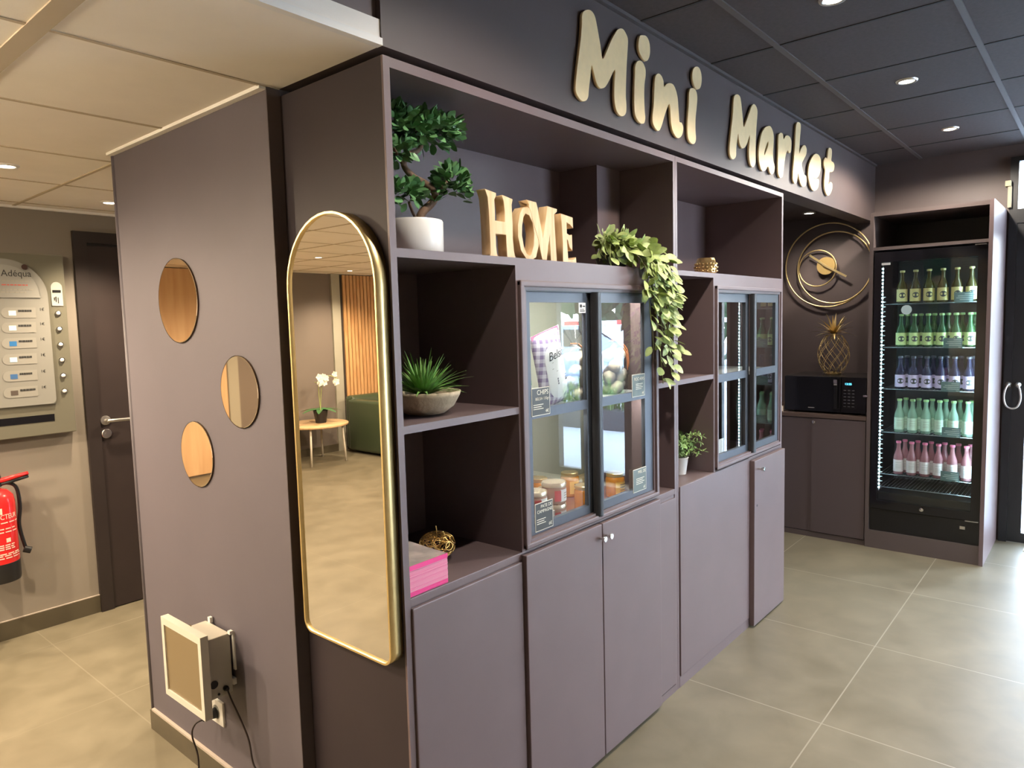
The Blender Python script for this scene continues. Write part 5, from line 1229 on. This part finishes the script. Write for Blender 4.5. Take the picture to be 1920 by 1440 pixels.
obj('door_leaf', boxes([(XG-0.02, XG+0.03, -1.32, -1.262, 0.005, 2.09), (XG-0.02, XG+0.03, -1.858, -1.80, 0.005, 2.09), (XG-0.02, XG+0.03, -1.80, -1.32, 0.005, 0.07), (XG-0.02, XG+0.03, -1.80, -1.32, 2.03, 2.09)]), BLACKM, d3)
obj('glass_pane', bx(XG, XG+0.006, -1.80, -1.32, 0.07, 2.03), PANEW, d3)
hl = bmesh.new(); HC = -0.854
tube(hl, curve_pts([(XG-0.055, HC+0.026, 1.060), (XG-0.070, HC+0.040, 1.02), (XG-0.070, HC+0.044, 0.965), (XG-0.070, HC+0.030, 0.918), (XG-0.070, HC, 0.903), (XG-0.070, HC-0.030, 0.918), (XG-0.070, HC-0.044, 0.965), (XG-0.070, HC-0.040, 1.02), (XG-0.055, HC-0.026, 1.060)], 6), 0.0058, 8)
for s in (-1, 1): lathe(hl, [(0.017, -0.021), (0.018, -0.045), (0.006, -0.062)], (XG, HC+s*0.026, 1.056), 16, 'x')
obj('door_handle', hl, mat('satin_nickel', (0.72, 0.70, 0.66), 0.3, 0.7), d2, True, flat_angle=50)
t = thing('wall_alarm', (XE-0.05, -0.80, 2.2), 'pale slim wall device beside the high window at the right edge', 'device')
obj('casing', bx(XE-0.075, XE-0.031, -0.812, -0.790, 2.20, 2.335, bev=0.004), mat('alarm_beige', (0.36, 0.33, 0.24), 0.5), t)
obj('cover', bx(XE-0.085, XE-0.031, -0.808, -0.776, 2.335, 2.372, bev=0.004), mat('alarm_cream', (0.48, 0.45, 0.30), 0.5), t)

w2 = bpy.data.objects.new('added_window_2', None); COL.objects.link(w2); w2.location = (3.4, -4.55, 0); w2['kind'] = 'structure'  # unseen window added as soft daylight fill for the cabinet fronts
obj('window_frame', boxes([(2.6, 2.68, -4.58, -4.52, 0, 2.4), (4.22, 4.3, -4.58, -4.52, 0, 2.4), (2.68, 4.22, -4.579, -4.521, 0, 0.09), (2.68, 4.22, -4.579, -4.521, 2.32, 2.4)]), BLACKM, w2)
obj('glass_pane', bx(2.68, 4.22, -4.553, -4.547, 0.09, 2.32), PANEW, w2)

tag(obj('door_mat', bx(3.15, 4.32, -3.4, -1.72, 0.0, 0.012, bev=0.003), mat('red_brown_mat', (0.16, 0.055, 0.035), 0.9, noise=0.2, nscale=60, bump=0.6, bscale=300), None, origin=(3.7, -2.5, 0)), 'red brown door mat just inside the glazed entrance', 'mat')
struct('trim_11', bx(4.33, 4.50, -3.4, -0.95, 0.0, 0.006), mat('pale_threshold', (0.50, 0.42, 0.27), 0.5))

# ================================================================== OUTSIDE THE ENTRANCE (seen in the glass)
struct('ground', boxes([(XE+0.08, 40, -30, 20, -0.12, -0.02), (-10, XE+0.08, -30, -4.6, -0.12, -0.02)]), CONC)
pb = thing('planter_box', (7.6, -4.6, 0), 'long dark planter with green shrubs outside the entrance', 'planter')
obj('box', bx(7.3, 7.9, -6.6, -2.6, -0.02, 0.26), mat('planter_dark', (0.03, 0.035, 0.045), 0.5), pb)
bm = bmesh.new(); rg = random.Random(17)
for i in range(420):
    p = (rg.uniform(7.35, 7.85), rg.uniform(-6.5, -2.7), 0.25); d = Vector((rg.uniform(-.5, .5), rg.uniform(-.5, .5), 1)); leaf(bm, p, d, rdir(rg), rg.uniform(0.25, 0.55), 0.045, 0.3, 0.1, 4, 'blade')
obj('foliage', bm, mat('outdoor_green', (0.14, 0.24, 0.07), 0.6, noise=0.3, nscale=6), pb)
ca = thing('car', (12.5, -8.0, 0), 'pale blue car parked outside beyond the planter', 'car')
bm = bmesh.new(); prof = [(-2.1, 0.30), (-2.15, 0.75), (-1.5, 0.92), (-0.9, 1.42), (0.7, 1.45), (1.4, 0.98), (2.1, 0.85), (2.15, 0.32)]
L_ = [bm.verts.new((12.5-0.85, -8+a, h)) for a, h in prof]; R_ = [bm.verts.new((12.5+0.85, -8+a, h)) for a, h in prof]
bm.faces.new(L_); bm.faces.new(R_[::-1])
for k in range(len(prof)): bm.faces.new((L_[k], L_[(k+1) % len(prof)], R_[(k+1) % len(prof)], R_[k]))
bmesh.ops.bevel(bm, geom=bm.edges[:], offset=0.06, segments=2, affect='EDGES')
obj('body', bm, mat('car_paint', (0.42, 0.52, 0.66), 0.2, coat=0.5), ca, True, flat_angle=40)
obj('side_window', boxes([(11.635, 11.66, -8.75, -8.05, 0.98, 1.36), (11.635, 11.66, -7.95, -7.2, 0.98, 1.36)]), BLACKG, ca)
for a in (-1.35, 1.35):
    for xx in (11.62, 13.15):
        bm = bmesh.new(); lathe(bm, [(0.31, 0.0), (0.33, 0.04), (0.33, 0.18), (0.31, 0.22)], (xx, -8+a, 0.31), 20, 'x'); obj('wheel', bm, BLACK, ca, True, flat_angle=40)
ba = thing('barrier', (10.4, -6.5, 0), 'red and white striped barrier outside the entrance', 'barrier')
for k in range(12): obj('stripe', bx(10.38, 10.42, -10+0.6*k, -10+0.6*(k+1), 1.46, 1.54), RED if k % 2 else PAPER, ba)
for yy in (-9.5, -6.2, -3.3): obj('post', bx(10.37, 10.43, yy-0.03, yy+0.03, -0.02, 1.46), STEEL, ba)
hg = bmesh.new(); rg = random.Random(31)
for i in range(700):
    p = (rg.uniform(19.5, 21), rg.uniform(-24, 2), rg.uniform(0, 2.6)); leaf(hg, p, rdir(rg)+Vector((0, 0, .6)), rdir(rg), 0.9, 0.5, 0.2, 0.1, 3)
hd = tag(obj('hedge', hg, mat('hedge_green', (0.05, 0.10, 0.05), 0.7), None, origin=(20, -11, 0)), 'dark hedge far outside beyond the parked car', 'hedge'); hd['kind'] = 'stuff'

# ================================================================== LOUNGE (seen in the mirrors)
struct('wall_lounge_side', bx(-0.78, -0.66, 3.06, 6.02, 0, 2.2), GREYW)
struct('wall_lounge', bx(-6.2, -0.66, 6.02, 6.12, 0, 2.2), mat('lounge_grey', (0.165, 0.135, 0.115), 0.6))
struct('baseboard_lounge', bx(-4.2, -2.9, 6.0, 6.02, 0, 0.09), BASEB)
LTRIM = mat('pale_olive_trim', (0.34, 0.32, 0.26), 0.6)
struct('trim_9', bx(-4.29, -4.17, 5.99, 6.02, 0, 2.2), LTRIM)
struct('trim_10', bx(-2.92, -2.80, 5.99, 6.02, 0, 2.2), LTRIM)
def slat_wall(x0, x1, lb):
    t = thing('wood_slat_panel', ((x0+x1)/2, 6.0, 0), lb, 'wall panel')
    obj('backing', bx(x0, x1, 6.005, 6.02, 0.02, 2.19), mat('slat_backing', (0.03, 0.02, 0.015), 0.7), t)
    bm = bmesh.new(); x = x0
    while x < x1-0.03: box(bm, x, x+0.040, 5.985, 6.005, 0.02, 2.19); x += 0.054
    obj('slats', bm, WOODS, t)
slat_wall(-5.4, -4.30, 'oak slat wall panel behind the green armchair')
t = thing('wood_wall_panel', (-1.8, 6.0, 0), 'smooth honey coloured wood panel reflected in the round mirrors', 'wall panel')
obj('panel', bx(-2.79, -1.75, 6.0, 6.02, 0.02, 2.19), woodmat('honey_panel', (0.58, 0.36, 0.19), (0.70, 0.48, 0.28), 2), t)
obj('panel', bx(-1.74, -0.80, 6.0, 6.02, 0.02, 2.19), MATS['honey_panel'], t)
ac = thing('armchair', (-4.55, 5.6, 0), 'dark green leather tub armchair seen in the arched mirror', 'chair')
GRN = mat('green_leather', (0.045, 0.062, 0.032), 0.32)
obj('armrest', bx(-4.30, -4.18, 5.05, 5.80, 0.03, 0.66, bev=0.04), GRN, ac, True, flat_angle=60)
obj('armrest', bx(-5.02, -4.90, 5.05, 5.80, 0.03, 0.66, bev=0.04), GRN, ac, True, flat_angle=60)
obj('backrest', bx(-5.0, -4.2, 5.72, 5.88, 0.03, 0.70, bev=0.05), GRN, ac, True, flat_angle=60)
obj('seat', bx(-4.905, -4.295, 5.06, 5.74, 0.22, 0.42, bev=0.05), GRN, ac, True, flat_angle=60)
obj('base', bx(-4.905, -4.295, 5.08, 5.74, 0.03, 0.22), GRN, ac)
tb_ = thing('side_table', (-3.6, 5.65, 0), 'round wooden side table under the orchid in the mirror', 'table')
bm = bmesh.new(); lathe(bm, [(0.36, 0.425), (0.37, 0.435), (0.37, 0.448), (0.365, 0.452)], (-3.60, 5.62, 0), 48); obj('tabletop', bm, WOODT, tb_, True, flat_angle=40)
for k in range(4):
    a = PI/4+k*PI/2; bm = bmesh.new(); tube(bm, [(-3.60+0.30*math.cos(a), 5.62+0.30*math.sin(a), 0.43), (-3.60+0.33*math.cos(a), 5.62+0.33*math.sin(a), 0.0)], 0.012, 8); obj('leg', bm, mat('pale_leg', (0.55, 0.5, 0.42), 0.4), tb_, True)
orc = thing('orchid_plant', (-3.66, 5.6, 0.452), 'white orchid in a dark pot seen in the arched mirror', 'plant')
bm = bmesh.new(); lathe(bm, [(0.06, 0.453), (0.085, 0.60), (0.08, 0.60), (0.07, 0.58)], (-3.66, 5.60, 0), 24); obj('pot', bm, BLACK, orc, True, flat_angle=50)
bm = bmesh.new(); tube(bm, curve_pts([(-3.66, 5.6, 0.58), (-3.68, 5.6, 0.8), (-3.70, 5.58, 0.93), (-3.76, 5.55, 0.99), (-3.86, 5.52, 0.95)], 6), 0.005, 6); tube(bm, curve_pts([(-3.66, 5.6, 0.58), (-3.65, 5.6, 0.78), (-3.63, 5.58, 0.9), (-3.57, 5.55, 0.93)], 6), 0.005, 6); obj('stem', bm, mat('vine_stem', (0, 0, 0)), orc, True)
bm = bmesh.new(); rg = random.Random(77)
for i in range(7): a = i*0.9; leaf(bm, (-3.66, 5.6, 0.59), (math.cos(a), math.sin(a), 0.35), (0, 0, 1), 0.22, 0.07, 0.4, 0.25, 6)
obj('leaves', bm, mat('orchid_leaf', (0.05, 0.16, 0.05), 0.4), orc, True)
bm = bmesh.new()
for i in range(15):
    c = Vector((rg.uniform(-3.88, -3.55), rg.uniform(5.48, 5.6), rg.uniform(0.90, 1.0)))
    for k in range(5):
        a = 2*PI*k/5; d = Vector((math.cos(a)*0.8, -0.35, math.sin(a)*0.8)); leaf(bm, c, d, (0, -1, 0.2), 0.042, 0.036, 0.1, 0.1, 3)
obj('blossoms', bm, mat('orchid_white', (0.82, 0.80, 0.72), 0.5), orc, True)
